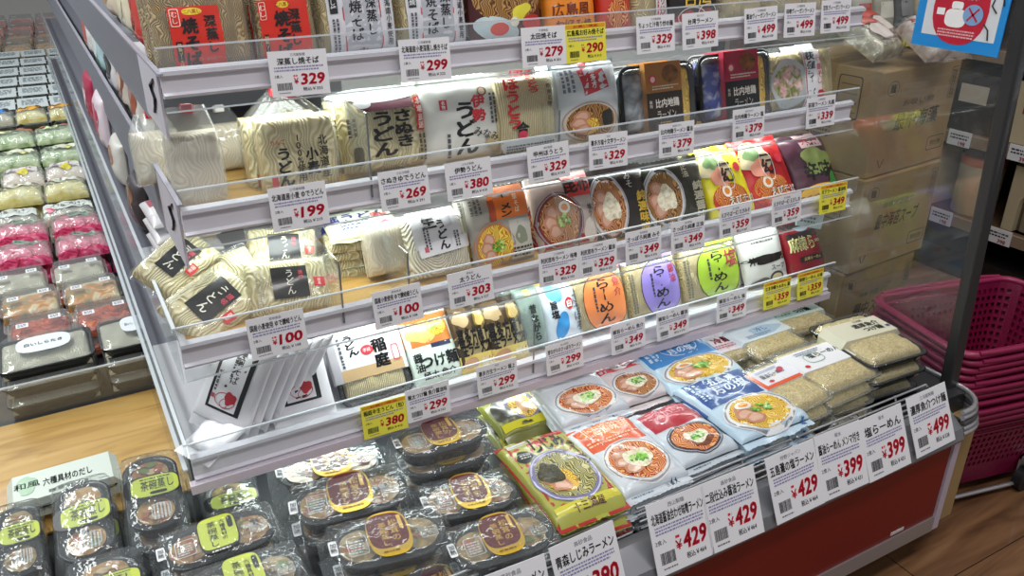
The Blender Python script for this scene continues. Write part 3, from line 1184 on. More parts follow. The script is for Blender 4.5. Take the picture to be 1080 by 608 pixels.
shelf_pack(1, 'yakisoba_pack', 'bright orange pouch with dark brush lettering above the yellow 290 yen card', 'noodle pack', 'bright orange yakisoba pouch', 577, 632, -60, 0, 14, .04, '#f08c1c',
           [('r', -.9, -.1, .9, .9, '#f5a332'), ('t', '広島風', -.1, -.35, .3, '#7a2a08', {'b': .03}), ('t', 'お好み焼', 0, -.66, .22, '#7a2a08', {'b': .03}), ('e', .1, .1, .3, .12, '#e04c18', {'wob': .1}), ('p', -.7, -.88, .7, -.8, 1, '#7a2a08')])
shelf_pack(1, 'yakisoba_pack', 'narrow orange red pouch right of the bright orange pouch on the top shelf', 'noodle pack', 'orange red pouch', 634, 668, -62, -8, 14, .035, '#c8301c', [('e', 0, -.5, .7, .3, SOUP('red')), ('t', '焼そば', 0, -.05, .35, '#f4e0b0', {'v': True}), ('p', -.8, -.9, .8, -.8, 2, '#f0c090')])
shelf_pack(1, 'noodle_bag', 'clear noodle bag with a white and red lettered strip on the top shelf', 'noodle pack', 'white strip noodle bag', 668, 707, -64, -10, 14, .04, TAN, [('r', .1, -.95, .95, .6, '#e6e2e2'), ('t', '汁有り炒麺', .52, -.3, 1.1, '#a02028', {'v': True, 'b': .03}), ('p', .15, -.9, .3, .4, 1, '#c04050', {'v': True})], inner=NOODLE())
shelf_pack(1, 'ramen_pouch', 'black pouch with red and white scrollwork above the 398 yen card', 'noodle pack', 'black and red ramen pouch', 708, 762, -66, -12, 14, .04, '#1c1214', [('e', -.4, -.75, .4, .16, '#b02030', {'wob': .14}), ('e', .35, -.7, .45, .14, '#8f1c2c', {'wob': .14}), ('o', -.2, -.7, .5, .2, .03, '#e8d8d0'), ('o', .4, -.65, .4, .2, .03, '#e8d8d0'), ('t', '台湾', 0, -.3, .4, '#e8c040')])
for i, (a, c) in enumerate(((764, 808), (811, 852), (855, 898))):
    shelf_pack(1, 'vegan_ramen_pack', 'pale noodle pack, %s of three at the right end of the top shelf' % ('first', 'second', 'last')[i], 'noodle pack', ('first', 'second', 'last')[i] + ' pale vegan ramen pack', a, c, -68 - i * 4, -14 - i * 4, 14, .04, TAN, [('r', -.7, -.3, .7, .8, '#e4e2da'), ('t', ('醤油', '味噌', '豆乳')[i], 0, 0, .4, '#504030')], inner=NOODLE())

# second shelf
def tied_bag(k, label, short, xl, xr, yt, ym, lean, t, inner, D, clear, clip='#c8202c', n=0, dy=.004, topw=.12):
    """bag of boiled udon gathered and clipped at the top"""
    Yf, zb, zt, X0 = SH[k]
    w, l, m = standing(Yf + dy + t, zb + .0215, xl, xr, yt, ym, lean, 0)
    m = m @ Matrix.Translation((0, 0, -t))
    r = empty('udon_bag', label, 'noodle pack', None, m)
    _seed[0] += 1
    sd = _seed[0] * 2.1
    hw, hl = w / 2, l / 2
    ih = hl * .76
    ib = MB()
    block(ib, hw * .93, ih * .97, t * .93, inner, sd, 6, .003, cy=-hl + ih + .001)
    ib.build('noodles', r)
    f = pillow_fn(hw, hl, t * 1.04, 4.5, 6, 0, .002, sd)
    mb = MB()
    nx, ny = 18, 30
    V = []
    for side in (0, 1):
        for j in range(ny + 1):
            y = -hl + 2 * hl * j / ny
            v = y / hl
            s = 1 if v < .30 else 1 - (1 - topw) * ((v - .30) / .70) ** 1.25
            for i in range(nx + 1):
                u = math.sin(PI / 2 * (-1 + 2 * i / nx))
                x = hw * u * s
                fold = noise.noise(Vector((u * 7, v * 2 + sd, sd))) * .008 * max(0, v - .1)
                z = (f(x / max(s, .3) * .999, min(y, hl * .6)) + .002) * (1 if v < .3 else 1 - .6 * (v - .3) / .7) if side == 0 else .001 + (t * .3 * max(0, v - .3))
                V.append((x, y, z + fold))
    q = nx + 1
    tot = (ny + 1) * q
    Fc = []
    for j in range(ny):
        for i in range(nx):
            a = j * q + i
            Fc += [(a, a + 1, a + q + 1, a + q), (tot + a + q, tot + a + q + 1, tot + a + 1, tot + a)]
        Fc += [(j * q, j * q + q, tot + j * q + q, tot + j * q), (tot + j * q + nx, tot + j * q + q + nx, j * q + q + nx, j * q + nx)]
    mb.add(V, Fc, clear, True)
    design(mb, D, hw, hl, lambda x, y: f(x, y) + .0032, int(sd))
    mb.build('bag', r)
    c = MB()
    c.box((-.008, hl - .010, t * .3), (.010, hl + .004, t * .75), M(clip, .4), .002)
    c.build('clip', r)
    if n:
        bpy.context.view_layer.update()
        behind(r, short, t, n, .012)
    return r


tied_bag(2, 'unprinted clear bag of pale boiled udon standing at the left front of the second shelf', 'plain udon bag', 177, 237, 113, 165, 8, .05, PALEUDON(), [], MILKY(), topw=.72)
HK = [('t', 'うどん', -.46, -.42, .74, '#16161a', {'v': True, 'b': .05, 'w': .34}), ('t', '100%使用', -.08, -.28, .92, '#16161a', {'v': True, 'b': .03, 'w': .2}), ('t', '小麦', .22, -.36, .52, '#16161a', {'v': True, 'b': .05, 'w': .3}), ('t', '北海道産', .52, -.30, .84, '#16161a', {'v': True, 'b': .035, 'w': .22}),
      ('t', 'りんご', -.55, .08, .09, '#c02838', {'b': .03}), ('r', -.82, -.86, -.68, -.58, '#c43a44'), ('p', -.9, -.99, -.6, -.89, 1, '#c9b898')]
tied_bag(2, 'clipped clear udon bag with black brush lettering above the 199 yen card', 'lettered udon bag', 272, 359, 97, 148, 8, .055, UDON(), HK, FILM(), n=1)
Yf2 = SH[2][0]
for i, (xl, xr, yt, ym, dy, lab) in enumerate(((138, 192, 118, 148, .17, 'plain bag of boiled udon lying at the back left of the second shelf'), (214, 262, 112, 146, .19, 'white crinkled udon bag at the back between the plain bag and the lettered bag'), (345, 392, 100, 140, .07, 'crinkled clear noodle bag between the lettered udon bag and the sanuki udon'))):
    tied_bag(2, lab, '', xl, xr, yt, ym, 14, .06, PALEUDON(), [], (MILKY(), WRAP(), WRAP())[i], dy=dy, topw=.6, clip='#d8d8d8' if i else '#c8202c')
shelf_pack(2, 'udon_pack', 'sanuki udon bag with big black brush lettering and a red strip', 'noodle pack', 'sanuki udon bag', 363, 455, 92, 140, 12, .055, TAN,
           [('r', -.62, .52, .66, .84, '#6a3444', {}), ('e', 0, .86, .9, .16, '#d9dcdc', {'wob': .06}), ('e', -.5, .68, .2, .09, '#d8d8da'), ('t', 'さぬき', .36, .08, .80, '#120e10', {'v': True, 'b': .07, 'w': .44}), ('t', 'うどん', -.12, .0, .95, '#120e10', {'v': True, 'b': .08, 'w': .5}), ('r', .70, -.02, .92, .74, '#e02c28'), ('t', '本場直送', .81, .36, .68, '#fff0e8', {'v': True, 'b': .03}),
            ('p', -.9, .0, -.68, .4, 2, '#5a4a38', {'v': True}), ('e', -.72, -.42, .1, .2, '#1c1a1e', {'p': 4}), ('t', 'つけ汁付き', .0, -.84, .12, '#3a2c22', {'b': .03}), ('p', .68, -.7, .9, -.1, 2, '#5a4a38', {'v': True})], inner=UDON(), clear=FILM())
shelf_pack(2, 'udon_pack', 'white udon pouch lettered in black and red, right of the sanuki udon', 'noodle pack', 'white udon pouch', 449, 537, 82, 130, 10, .05, '#dfe0da',
           [('t', 'うどん', -.05, -.12, 1.15, '#141416', {'v': True, 'b': .08, 'w': .5}), ('t', '伊勢', .28, .30, .58, '#d4303c', {'v': True, 'b': .05, 'w': .34}), ('e', .42, .66, .12, .1, '#8a6a50'), ('e', .42, .66, .08, .07, '#e0c8b0'), ('r', -.62, .34, -.46, .56, '#c83444'), ('t', '名物', -.54, .45, .18, '#fff', {'v': True}),
            ('p', .55, -.1, .75, .6, 2, '#55555a', {'v': True}), ('p', -.55, -.75, -.42, -.2, 1, '#55555a', {'v': True}), ('e', .62, -.5, .22, .2, '#c8b890', {'wob': .12}), ('t', 'みなみ', .42, -.3, .2, '#333', {'rot': -20})])
shelf_pack(2, 'flat_noodle_pack', 'clear pack of straight flat noodles with red brush lettering', 'noodle pack', 'flat noodle pack', 526, 590, 74, 116, 10, .035, TAN,
           [('t', 'ほうとう', .16, .74, .5, '#d02430', {'v': True, 'b': .07, 'w': .4}), ('t', 'ほうとう', -.52, .3, 1.1, '#d02430', {'v': True, 'b': .08, 'w': .42}), ('e', 0, -.72, .95, .26, '#d6dbe0', {'wob': .08}), ('t', '合', -.28, -.28, .3, '#202024', {'b': .06}), ('e', -.28, -.42, .14, .1, '#d8405c'), ('t', '甲州名物', .68, .4, .5, '#26262a', {'v': True}), ('p', -.8, -.95, .8, -.62, 5, '#50545c')], inner=SOMEN())
shelf_pack(2, 'ramen_pouch', 'pale blue ramen pouch with a red top label and a ramen bowl picture', 'noodle pack', 'pale blue ramen pouch', 588, 656, 64, 104, 12, .04, '#b4bcc4',
           [('r', -.9, -.95, .95, .95, '#ccd3d8'), ('r', -.25, .28, .55, 1.0, '#c4323c', {'rot': 12}), ('t', '喜多方', .15, .62, .5, '#fff', {'v': True, 'b': .03}), ('p', -.8, .3, -.4, .9, 3, '#707888', {'v': True}), ('bowl', .0, -.38, .9, .48, 'brown', {'tops': 'noodle chashu nori', 'rim': '#d8c8b4'}), ('e', .05, -.52, .14, .1, '#e8b0b8')])


def hinai(xl, xr, yt, ym, band, dark, logo, label, short, sauce, dy=.004, n=1):
    Yf, zb, zt, X0 = SH[2]
    t = .045
    w, l, m = standing(Yf + dy + t, zb + .0215, xl, xr, yt, ym, 14, 0)
    r = empty('chicken_ramen_tray', label, 'noodle pack', None, m @ Matrix.Translation((0, 0, -t)))
    hw, hl = w / 2, l / 2
    b = MB()
    BK = M('#151719', .25)
    b.loft([ring(hw - .012, hl - .012, .02, 0), ring(hw - .004, hl - .004, .022, t * .55), ring(hw, hl, .024, t * .57), ring(hw, hl, .024, t * .66), ring(hw - .008, hl - .008, .02, t * .66), ring(hw - .012, hl - .012, .018, .004)], BK, True, True)
    b.build('tray', r)
    b = MB()
    block(b, hw * .34, hl * .82, t * .72, SOUP('yellow'), 3, 4, .002, cx=hw * .55)
    b.build('noodles', r)
    b = MB()
    block(b, hw * .34, hl * .80, t * .66, mix_mat('foil_sauce_' + sauce.strip('#'), ['#1c2026', sauce, '#c8ccd4'], 28, .3), 5, 4, .003, cx=-hw * .55)
    b.build('soup_sachet', r)
    b = MB()
    b.loft([ring(hw - .006, hl - .006, .02, t * .66), ring(hw - .010, hl - .010, .02, t * .92), ring(hw - .018, hl - .018, .016, t)], FILM(), False, True)
    b.build('lid', r)
    b = MB()
    x0, x1 = -hw * .45, hw * .50
    b.box((x0, -hl - .001, -.001), (x1, hl + .001, t + .0012), M(band, .5))
    f = lambda x, y: t + .0012
    D = [('r', -.45, -1, .5, .20, dark), ('r', -.45, .20, .5, .99, band), ('e', .2, .68, .22, .24, mix_mat('band_pattern', [dark, band], 30)), ('e', -.27, .56, .1, .13, '#d8304c'), ('e', -.27, .56, .06, .08, '#f4d8c8'),
         ('t', '比内地鶏', .08, -.10, .24, '#f2eee4', {'b': .03, 'w': .62}), ('t', 'ラーメン', .04, -.42, .22, '#f2eee4', {'b': .03, 'w': .5}), ('t', '秋田', -.36, -.10, .2, '#f2eee4', {'v': True}), ('p', -.3, .26, .4, .40, 2, '#e8dcc0'), ('p', -.15, -.66, .2, -.60, 1, '#c89a40')]
    design(b, D, hw, hl, f, 4)
    b.build('paper_band', r)
    if n:
        bpy.context.view_layer.update()
        behind(r, short, t, n, -.004, .003)
    return r


hinai(659, 738, 66, 101, '#a9702c', '#2c2018', '#a33', 'black noodle tray with a brown paper band on the second shelf', 'brown banded noodle tray', '#8a8f96')
hinai(743, 818, 54, 92, '#a81c38', '#1c1a1c', '#a33', 'black noodle tray with a crimson paper band on the second shelf', 'crimson banded noodle tray', '#2440a0')
shelf_pack(2, 'ramen_pack', 'noodle pack with a white lettered band at the right end of the second shelf', 'noodle pack', 'white banded noodle pack', 814, 886, 46, 84, 16, .04, TAN,
           [('e', -.45, -.1, .5, .7, '#b4bcbc', {'wob': .05}), ('e', -.5, -.05, .38, .5, mix_mat('dried_toppings', ['#2c2a24', '#8a9a5a', '#d8a0a0', '#e8e4dc'], 60)), ('r', -.08, -.95, .42, 1.0, '#e8e8ea'), ('t', '荻窪ラーメン', .12, .0, 1.5, '#1c1c20', {'v': True, 'b': .04, 'w': .26}), ('r', .30, -.9, .42, .9, '#f2dede'), ('t', '中華そば', .36, .2, .8, '#c43040', {'v': True}), ('e', .38, -.6, .09, .22, '#c02030', {'p': 4}), ('p', -.07, -.9, -.02, .9, 1, '#c04858', {'v': True})], inner=NOODLE(), clear=WRAP(), px_=2.2)

# third shelf
UL = lambda v: [('r', -.42, -.5, .42, .5, '#17181a', {}), ('t', 'うどん', .0, .0, .78, '#ddd9cc', {'v': True, 'b': .02}), ('t', '讃岐', .26, .2, .3, '#c9485a', {'v': True}), ('r', .55, -.2, .82, .1, '#d0323c', {}), ('t', '国産', .68, -.05, .2, '#ffe8e0', {'v': True}), ('p', -.8, -.7, -.6, .5, 2, '#b8b49c', {'v': True})]


def free_pack(name, label, cat, k, px, py, w, l, t, lean, roll, depth, base, D, yaw=0, **kw):
    """pack resting at an angle on a shelf; its face centre is at (px, py) on the given plane"""
    Yf, zb, zt, X0 = SH[k]
    up, n = face_frame(0, 0, lean)
    p = on_plane(px, py, (0, Yf + depth, zb + .02), n)
    m = Matrix.Translation(p) @ Matrix.Rotation(R(yaw), 4, 'Z') @ Matrix.Rotation(R(90 - lean), 4, 'X') @ Matrix.Rotation(R(roll), 4, 'Z') @ Matrix.Translation((0, 0, -t))
    return pouch(name, label, cat, w, l, t, base, D, m, **kw)


free_pack('udon_pack', 'bag of udon with a black label in the far left corner of the third shelf', 'noodle pack', 3, 188, 272, .10, .15, .035, 52, -55, .10, TAN, UL(0), inner=UDON(), clear=FILM(), seal=.006)
free_pack('udon_pack', 'tilted bag of udon with a black label near the lip of the third shelf', 'noodle pack', 3, 225, 316, .125, .165, .04, 50, -62, .05, TAN, UL(1), inner=UDON(), clear=FILM(), seal=.006)
free_pack('udon_pack', 'upright bag of udon with a black label above the left 100 yen card', 'noodle pack', 3, 306, 298, .155, .12, .04, 42, -6, .045, TAN, UL(2), inner=UDON(), clear=FILM(), seal=.006)
free_pack('udon_pack', 'half hidden bag of udon behind the upright black labelled bag on the third shelf', 'noodle pack', 3, 300, 262, .14, .12, .04, 45, -10, .13, TAN, UL(3), inner=UDON(), clear=FILM(), seal=.006)
free_pack('udon_pack', 'bag of udon wedged between two black labelled bags on the third shelf', 'noodle pack', 3, 262, 290, .06, .15, .04, 48, 12, .07, TAN, [], inner=UDON(), clear=FILM(), seal=.006)
p = atZ(378, 246, .87)
for i in range(5):
    z = .808 + i * .0185
    j = (i * 5 % 3 - 1)
    D = [('r', -.7, -.8, .9, .9, '#e9eedc'), ('t', '細うどん', -.1, .3, .5, '#28307a', {'b': .05}), ('t', '讃岐', .55, .2, .3, '#d04040'), ('p', -.6, -.6, .6, -.1, 3, '#50607a'), ('e', .6, -.5, .14, .2, '#d8506a')]
    pouch('udon_pack', 'flat pale green noodle pack, %s of the stack of five' % ('bottom', 'second from bottom', 'middle', 'second from top', 'top')[i], 'noodle pack', .150, .12, .021, '#d8dcb4', D, flat(p.x + j * .004, p.y - .01 + j * .003, z, -8 + j * 3, 6), 'stack of pale green noodle packs', seal=.006, inner=UDON() if i < 4 else None)
free_pack('noodle_bag', 'crinkled clear noodle bag left of the fresh udon on the third shelf', 'noodle pack', 3, 412, 262, .09, .13, .05, 20, 0, .09, TAN, [], inner=PALEUDON(), clear=WRAP())
shelf_pack(3, 'fresh_udon_pack', 'fresh udon bag with a white lettered label over coiled noodles', 'noodle pack', 'fresh udon bag', 430, 498, 218, 254, 26, .045, TAN,
           [('r', -.78, -.05, .72, .98, '#d5d5d8'), ('r', -.7, -.22, .98, .12, '#e6e6ea', {'rot': 4}), ('t', '生', -.24, .66, .36, '#141418', {'b': .07}), ('t', 'うどん', .1, .26, .78, '#141418', {'v': True, 'b': .07, 'w': .3}), ('e', .32, .62, .15, .17, '#bfc0c6', {'p': 5}), ('p', .42, -.12, .62, .3, 2, '#404048', {'v': True}), ('p', -.5, -.1, -.3, .5, 2, '#404048', {'v': True}), ('r', -.54, -.14, -.42, .0, '#c86070')], inner=COIL(), clear=FILM())
shelf_pack(3, 'ramen_pouch', 'ramen pouch with an orange lettered label over a bowl of fried noodles', 'noodle pack', 'orange labelled ramen pouch', 499, 565, 196, 240, 20, .04, '#a8a49a',
           [('bowl', -.35, -.42, .62, .62, 'yellow', {'tops': 'chashu onion', 'rim': '#c8843c'}), ('r', .15, -.8, .9, .15, '#c8c6bc'), ('e', .5, -.25, .2, .22, '#8a9078', {'wob': .1}), ('p', .2, -.78, .85, -.5, 3, '#303028'), ('r', -.35, .22, .9, .98, '#e8781c'), ('t', 'ラーメン', .12, .60, .68, '#201008', {'v': True, 'b': .06, 'w': .32}), ('t', '中華そば', .5, .62, .6, '#f6e8c8', {'v': True}), ('r', -.42, .2, -.22, .7, '#b8481c'), ('p', -.95, .4, -.6, .9, 3, '#5a5a58', {'v': True})])
shelf_pack(3, 'ramen_pouch', 'ramen pouch with a red label and a large bowl with egg and pork', 'noodle pack', 'red labelled ramen pouch', 566, 632, 182, 222, 24, .04, '#b9aca4',
           [('r', -1, -.96, 1, -.55, '#b8242c'), ('bowl', -.28, -.15, .72, .72, 'miso', {'tops': 'chashu egg onion', 'rim': '#8a2018', 'ex': .2, 'ey': .45}), ('r', .05, .38, .95, .98, '#d42c24'), ('t', '昆布', .45, .68, .4, '#1c0c08', {'b': .06}), ('t', '塩ラーメン', .72, -.25, .8, '#3a3a38', {'v': True}), ('e', .62, -.5, .2, .3, '#d8d0c4', {'wob': .1})])
shelf_pack(3, 'ramen_pouch', 'dark brown ramen pouch with an oval bowl picture and gold lettering', 'noodle pack', 'dark brown gold lettered pouch', 624, 690, 174, 212, 26, .04, '#2a201c',
           [('bowl', -.45, -.05, .56, .9, 'miso', {'tops': 'chashu sprout', 'rim': '#d9dadc'}), ('t', 'みそ', .30, .58, .4, '#d8d4cc', {'v': True}), ('t', '純連味噌', .62, -.3, 1.1, '#d8b43c', {'v': True, 'b': .05, 'w': .34})])
shelf_pack(3, 'ramen_pouch', 'olive black ramen pouch with an oval bowl picture and silver lettering', 'noodle pack', 'olive black silver lettered pouch', 680, 750, 166, 206, 26, .04, '#2c2a1c',
           [('bowl', -.40, -.08, .58, .9, 'brown', {'tops': 'chashu sprout', 'rim': '#dcdddf'}), ('t', '正油', .34, .6, .4, '#d8d4c4', {'v': True}), ('t', '純連醤油', .66, -.3, 1.1, '#b8b29c', {'v': True, 'b': .05, 'w': .34})])
EBI = lambda body, acc: [('e', -.35, .45, .6, .45, '#d8c8a8', {'wob': .1}), ('e', -.4, .55, .3, .25, '#7a9a6a', {'wob': .15}), ('e', -.1, -.5, .75, .42, '#c83418'), ('e', -.1, -.42, .66, .34, SOUP('orange')), ('e', -.2, -.28, .2, .16, '#f2ece0'), ('e', -.2, -.28, .11, .09, '#e88a2c'), ('e', -.3, .1, .35, .25, '#e89a84', {'wob': .1}), ('t', '一幻', .02, .2, .5, '#2a1410', {'v': True, 'b': .06}), ('o', .0, .15, .24, .4, .025, '#f4e8e0', {'p': 3}), ('e', .55, .3, .15, .13, '#d83048'), ('t', 'えびそば', .35, -.55, .2, '#f4f0e4', {'b': .05}), ('t', 'えびそば', .36, -.56, .18, acc, {'b': .01})]
shelf_pack(3, 'ramen_pouch', 'bright yellow ramen pouch with a noodle bowl and egg picture', 'noodle pack', 'bright yellow ramen pouch', 741, 791, 150, 186, 38, .035, '#e8dc20', EBI('#e8dc20', '#2a1a10'))
shelf_pack(3, 'ramen_pouch', 'red ramen pouch with a noodle bowl and egg picture next to the yellow one', 'noodle pack', 'red ramen pouch of the third shelf', 783, 836, 141, 178, 38, .035, '#b8161c', EBI('#b8161c', '#2a1a10'))
shelf_pack(3, 'ramen_pouch', 'purple brown pouch with green brush lettering at the right end of the third shelf', 'noodle pack', 'purple brown pouch', 832, 880, 137, 166, 38, .035, '#4c2838', [('r', -.3, .5, .7, .98, '#c8a8a8'), ('t', '天下', .2, .75, .3, '#a02838'), ('e', .2, .1, .7, .4, '#8a9a50', {'wob': .15}), ('t', '辛味', .1, -.2, .5, '#101408', {'b': .08}), ('e', .0, -.78, .9, .2, '#f0b820'), ('e', .6, -.6, .2, .3, '#3a8a3a', {'wob': .1})])

# fourth shelf
WH = '#e6e4e8'
Yf4, zb4 = SH[4][0], SH[4][1] + .017
SL = [('r', -.60, -.55, .58, .92, '#141416'), ('r', -.50, -.50, .42, .88, '#dcd9dd'), ('t', '越前そば', .08, .38, .72, '#1c1c20', {'v': True, 'b': .02, 'w': .26}), ('p', -.12, .1, .0, .7, 1, '#44444a', {'v': True}), ('e', .15, -.26, .2, .12, '#b02430', {'wob': .12}), ('o', .0, -.32, .36, .14, .02, '#b02430'), ('o', .1, -.36, .26, .1, .02, '#b02430', {'rot': 20}), ('p', -.5, -.2, -.36, .2, 1, '#606068', {'v': True}), ('r', -.5, -.34, -.38, -.26, '#b05060')]
for i in range(6):
    x = .205 + i * .027
    m = Matrix.Translation((x, Yf4 + .085 + .010 * i, zb4 + .105)) @ Matrix.Rotation(R(-40 - i * 4), 4, 'Z') @ Matrix.Rotation(R(90 - 26), 4, 'X') @ Matrix.Rotation(R(-16), 4, 'Z')
    lab = ('leftmost white soba pouch filed on edge, its black framed label showing', 'white soba pouch filed second from the left on the fourth shelf', 'white soba pouch filed third from the left on the fourth shelf', 'white soba pouch filed fourth from the left on the fourth shelf', 'white soba pouch filed fifth from the left on the fourth shelf', 'white soba pouch filed just left of the flat front one')[i]
    pouch('soba_pouch', lab, 'noodle pack', .12, .20, .022, WH, SL if i in (0, 3) else [], m, 'soba pouches filed on edge', seal=.02, wr=.0006)
m = Matrix.Translation((.150, Yf4 + .05, zb4 + .022)) @ Matrix.Rotation(R(-60), 4, 'Z') @ Matrix.Rotation(R(14), 4, 'X')
pouch('soba_pouch', 'small crumpled white pouch lying in the left front corner of the fourth shelf', 'noodle pack', .09, .12, .02, WH, [], m, seal=.02, wr=.004)
shelf_pack(4, 'soba_pouch', 'white soba pouch with a black framed label facing front on the fourth shelf', 'noodle pack', 'front facing soba pouch', 281, 349, 342, 402, 30, .03, WH, SL, n=1, seal=.02, wr=.0006)


def tray_sleeve(name, label, mtx, w, l, t, sleeve, s0, s1, D, inner, tray='#131416', axis='y', lidgap=0, cells=1, group=None, cat='noodle pack', rim=.012):
    """shallow tray of noodles with a clear lid and a paper sleeve over part of it"""
    r = empty(name, label, cat, group, mtx)
    hw, hl = w / 2, l / 2
    T = M(tray, .25) if tray else film('clear_tray', '#e8ecec', .12, .08, 8, .3, .002, .8)
    b = MB()
    b.loft([ring(hw - rim * 1.4, hl - rim * 1.4, .018, 0), ring(hw - rim * .6, hl - rim * .6, .02, t * .5), ring(hw, hl, .022, t * .52), ring(hw, hl, .022, t * .60), ring(hw - rim * .7, hl - rim * .7, .018, t * .60), ring(hw - rim * 1.3, hl - rim * 1.3, .016, .004)], T, True, True)
    b.build('tray', r)
    for c in range(cells):
        b = MB()
        hh = (hl - rim) / cells
        block(b, (hw - rim) * .96, hh * .93, t * .84, inner, c * 3.1, 5, .003, cy=-hl + rim + hh * (2 * c + 1), z0=.005)
        b.build('noodles', r)
    b = MB()
    b.loft([ring(hw - .002, hl - .002, .02, t * .60), ring(hw - .006, hl - .006, .02, t * .64), ring(hw - rim, hl - rim, .018, t * .95), ring(hw - rim * 1.5, hl - rim * 1.5, .016, t)], FILM(), False, True)
    b.build('lid', r)
    if sleeve:
        b = MB()
        y0, y1 = s0 * hl, s1 * hl
        prof = [(-hw - .001, -.0008), (-hw - .001, t * .62), (-hw + rim, t + .0014), (hw - rim, t + .0014), (hw + .001, t * .62), (hw + .001, -.0008)]
        b.loft([[(a, y, z) for a, z in prof] for y in (y0, y1)], M(sleeve, .5), True, True, False)
        design(b, D, hw - rim, hl, lambda x, y: t + .0014, 3)
        b.build('paper_sleeve', r)
    return r


w, l, m = standing(Yf4 + .05, zb4 + .004, 352, 431, 343, 386, 38, .0)
tray_sleeve('inaniwa_udon_tray', 'black tray of thin udon with a white lettered card above the yellow 380 yen card', m @ Matrix.Translation((0, 0, -.03)), w, l, .035, '#e2dfe4', -.35, 1.02,
            [('r', -1, -.35, 1, -.05, '#c8a87c'), ('t', 'うどん', -.52, .55, .55, '#141418', {'v': True, 'b': .06, 'w': .34, 'rot': 12}), ('t', '稲庭', .35, .2, .75, '#141418', {'v': True, 'b': .07, 'w': .46}), ('e', -.05, .35, .2, .13, '#c8303c'), ('t', '手延', -.05, .35, .1, '#fff'), ('p', -.95, -.0, -.8, .8, 1, '#55555c', {'v': True}), ('o', .82, .12, .12, .22, .03, '#c8505c', {'p': 6}), ('e', .6, .88, .18, .08, '#c02c3c')], SOMEN())
shelf_pack(4, 'tsukemen_pouch', 'tsukemen pouch, orange food picture on top and mint panel with black lettering below', 'noodle pack', 'mint panelled tsukemen pouch', 430, 484, 328, 365, 36, .035, '#d6e2d4',
           [('r', -1, .1, 1, .98, '#c87838'), ('e', -.3, .5, .6, .3, '#f0b86c', {'wob': .08}), ('e', .3, .55, .4, .22, SOUP('yellow')), ('e', .15, .6, .22, .1, '#8aa838', {'wob': .1}), ('r', -.95, -.9, .95, .12, '#d8e6da'), ('r', -.1, .02, .7, .14, '#2a3050'), ('t', 'つけ麺', .1, -.32, .36, '#16161c', {'b': .08, 'w': 1.5}), ('t', '極太 魚介', .0, -.68, .2, '#16161c', {'b': .04, 'w': 1.3}), ('t', '醤油', -.7, -.3, .5, '#16161c', {'v': True, 'b': .04})])
KT = [('r', -.9, .1, .0, .95, '#5a4428'), ('e', -.05, -.1, .92, .36, '#a89468', {'wob': .08}), ('e', -.45, .6, .4, .25, '#a8906a', {'wob': .1}), ('e', .5, .5, .35, .3, '#7c6428', {'wob': .05}), ('e', .5, .5, .25, .2, '#c8a860', {'wob': .1}), ('r', -.95, -.95, .95, -.45, '#e2c868'), ('t', '喜多方極上', .0, .05, .55, '#120e0c', {'b': .1, 'w': 1.7}), ('t', '生ラーメン', .0, -.28, .35, '#120e0c', {'b': .07, 'w': 1.5}), ('t', '醤油', .6, -.72, .26, '#f4e0c0', {'b': .04}), ('r', .3, -.86, .92, -.6, '#c82c24'), ('t', '旨味', .6, -.73, .2, '#f8e8c0', {'b': .04}), ('e', -.4, -.68, .4, .16, '#c8946c', {'wob': .06})]
shelf_pack(4, 'ramen_pouch', 'dark brown ramen pouch with brush lettering next to the tsukemen pouch', 'noodle pack', 'left dark brown brush lettered pouch', 481, 520, 318, 358, 30, .035, '#3c2c1c', KT)
shelf_pack(4, 'ramen_pouch', 'dark brown ramen pouch with yellow foot above the 299 yen card of the fourth shelf', 'noodle pack', 'right dark brown brush lettered pouch', 514, 557, 312, 352, 30, .035, '#3c2c1c', KT)
shelf_pack(4, 'ramen_pouch', 'grey green ramen pouch with a gold seal beside the blue and white pouch', 'noodle pack', 'grey green ramen pouch', 552, 578, 298, 340, 26, .04, '#7c8c84', [('e', -.1, .75, .3, .1, '#c8b85c'), ('t', '昔ながら', .0, -.1, 1.0, '#26302c', {'v': True, 'b': .05}), ('r', -.8, -.9, .8, -.7, '#50605a')])
shelf_pack(4, 'ramen_pouch', 'blue and white wave striped ramen pouch on the fourth shelf', 'noodle pack', 'blue and white striped pouch', 575, 618, 292, 334, 26, .045, '#d4dce4', [('e', -.3, .6, .35, .3, '#6cb4e0', {'rot': 30}), ('e', -.2, -.4, .3, .42, '#3c94d4', {'rot': -20}), ('e', .3, .2, .2, .18, '#c02c30'), ('t', '白', .3, .2, .2, '#fff', {'b': .05}), ('t', '旨塩', -.45, .1, .5, '#1c2024', {'v': True, 'b': .07}), ('t', 'さっぽろ', .65, -.1, 1.1, '#5a6470', {'v': True}), ('r', -.9, .88, .9, 1.0, '#b89a50')])
RAM = lambda c, d: [('e', .12, -.05, .76, .84, c, {'p': 2.4}), ('o', .12, -.05, .76, .84, .022, '#26262a', {'p': 2.4}), ('t', 'らーめん', .08, -.05, 1.25, '#16161a', {'v': True, 'b': .03, 'w': .5}), ('t', d, .56, .28, .55, '#b03c4c', {'v': True}), ('p', -.3, -.3, -.18, .4, 1, '#40404a', {'v': True}), ('r', -1, .80, 1, .98, c), ('p', -.95, -.7, -.8, .5, 2, '#6a6a60', {'v': True}), ('t', '三食入', -.55, -.82, .12, '#4a4a44')]
shelf_pack(4, 'ramen_bag', 'clear ramen bag with an orange oval label', 'noodle pack', 'orange oval ramen bag', 604, 666, 279, 318, 24, .045, TAN, RAM('#ec8a4c', '魚介'), inner=NOODLE())
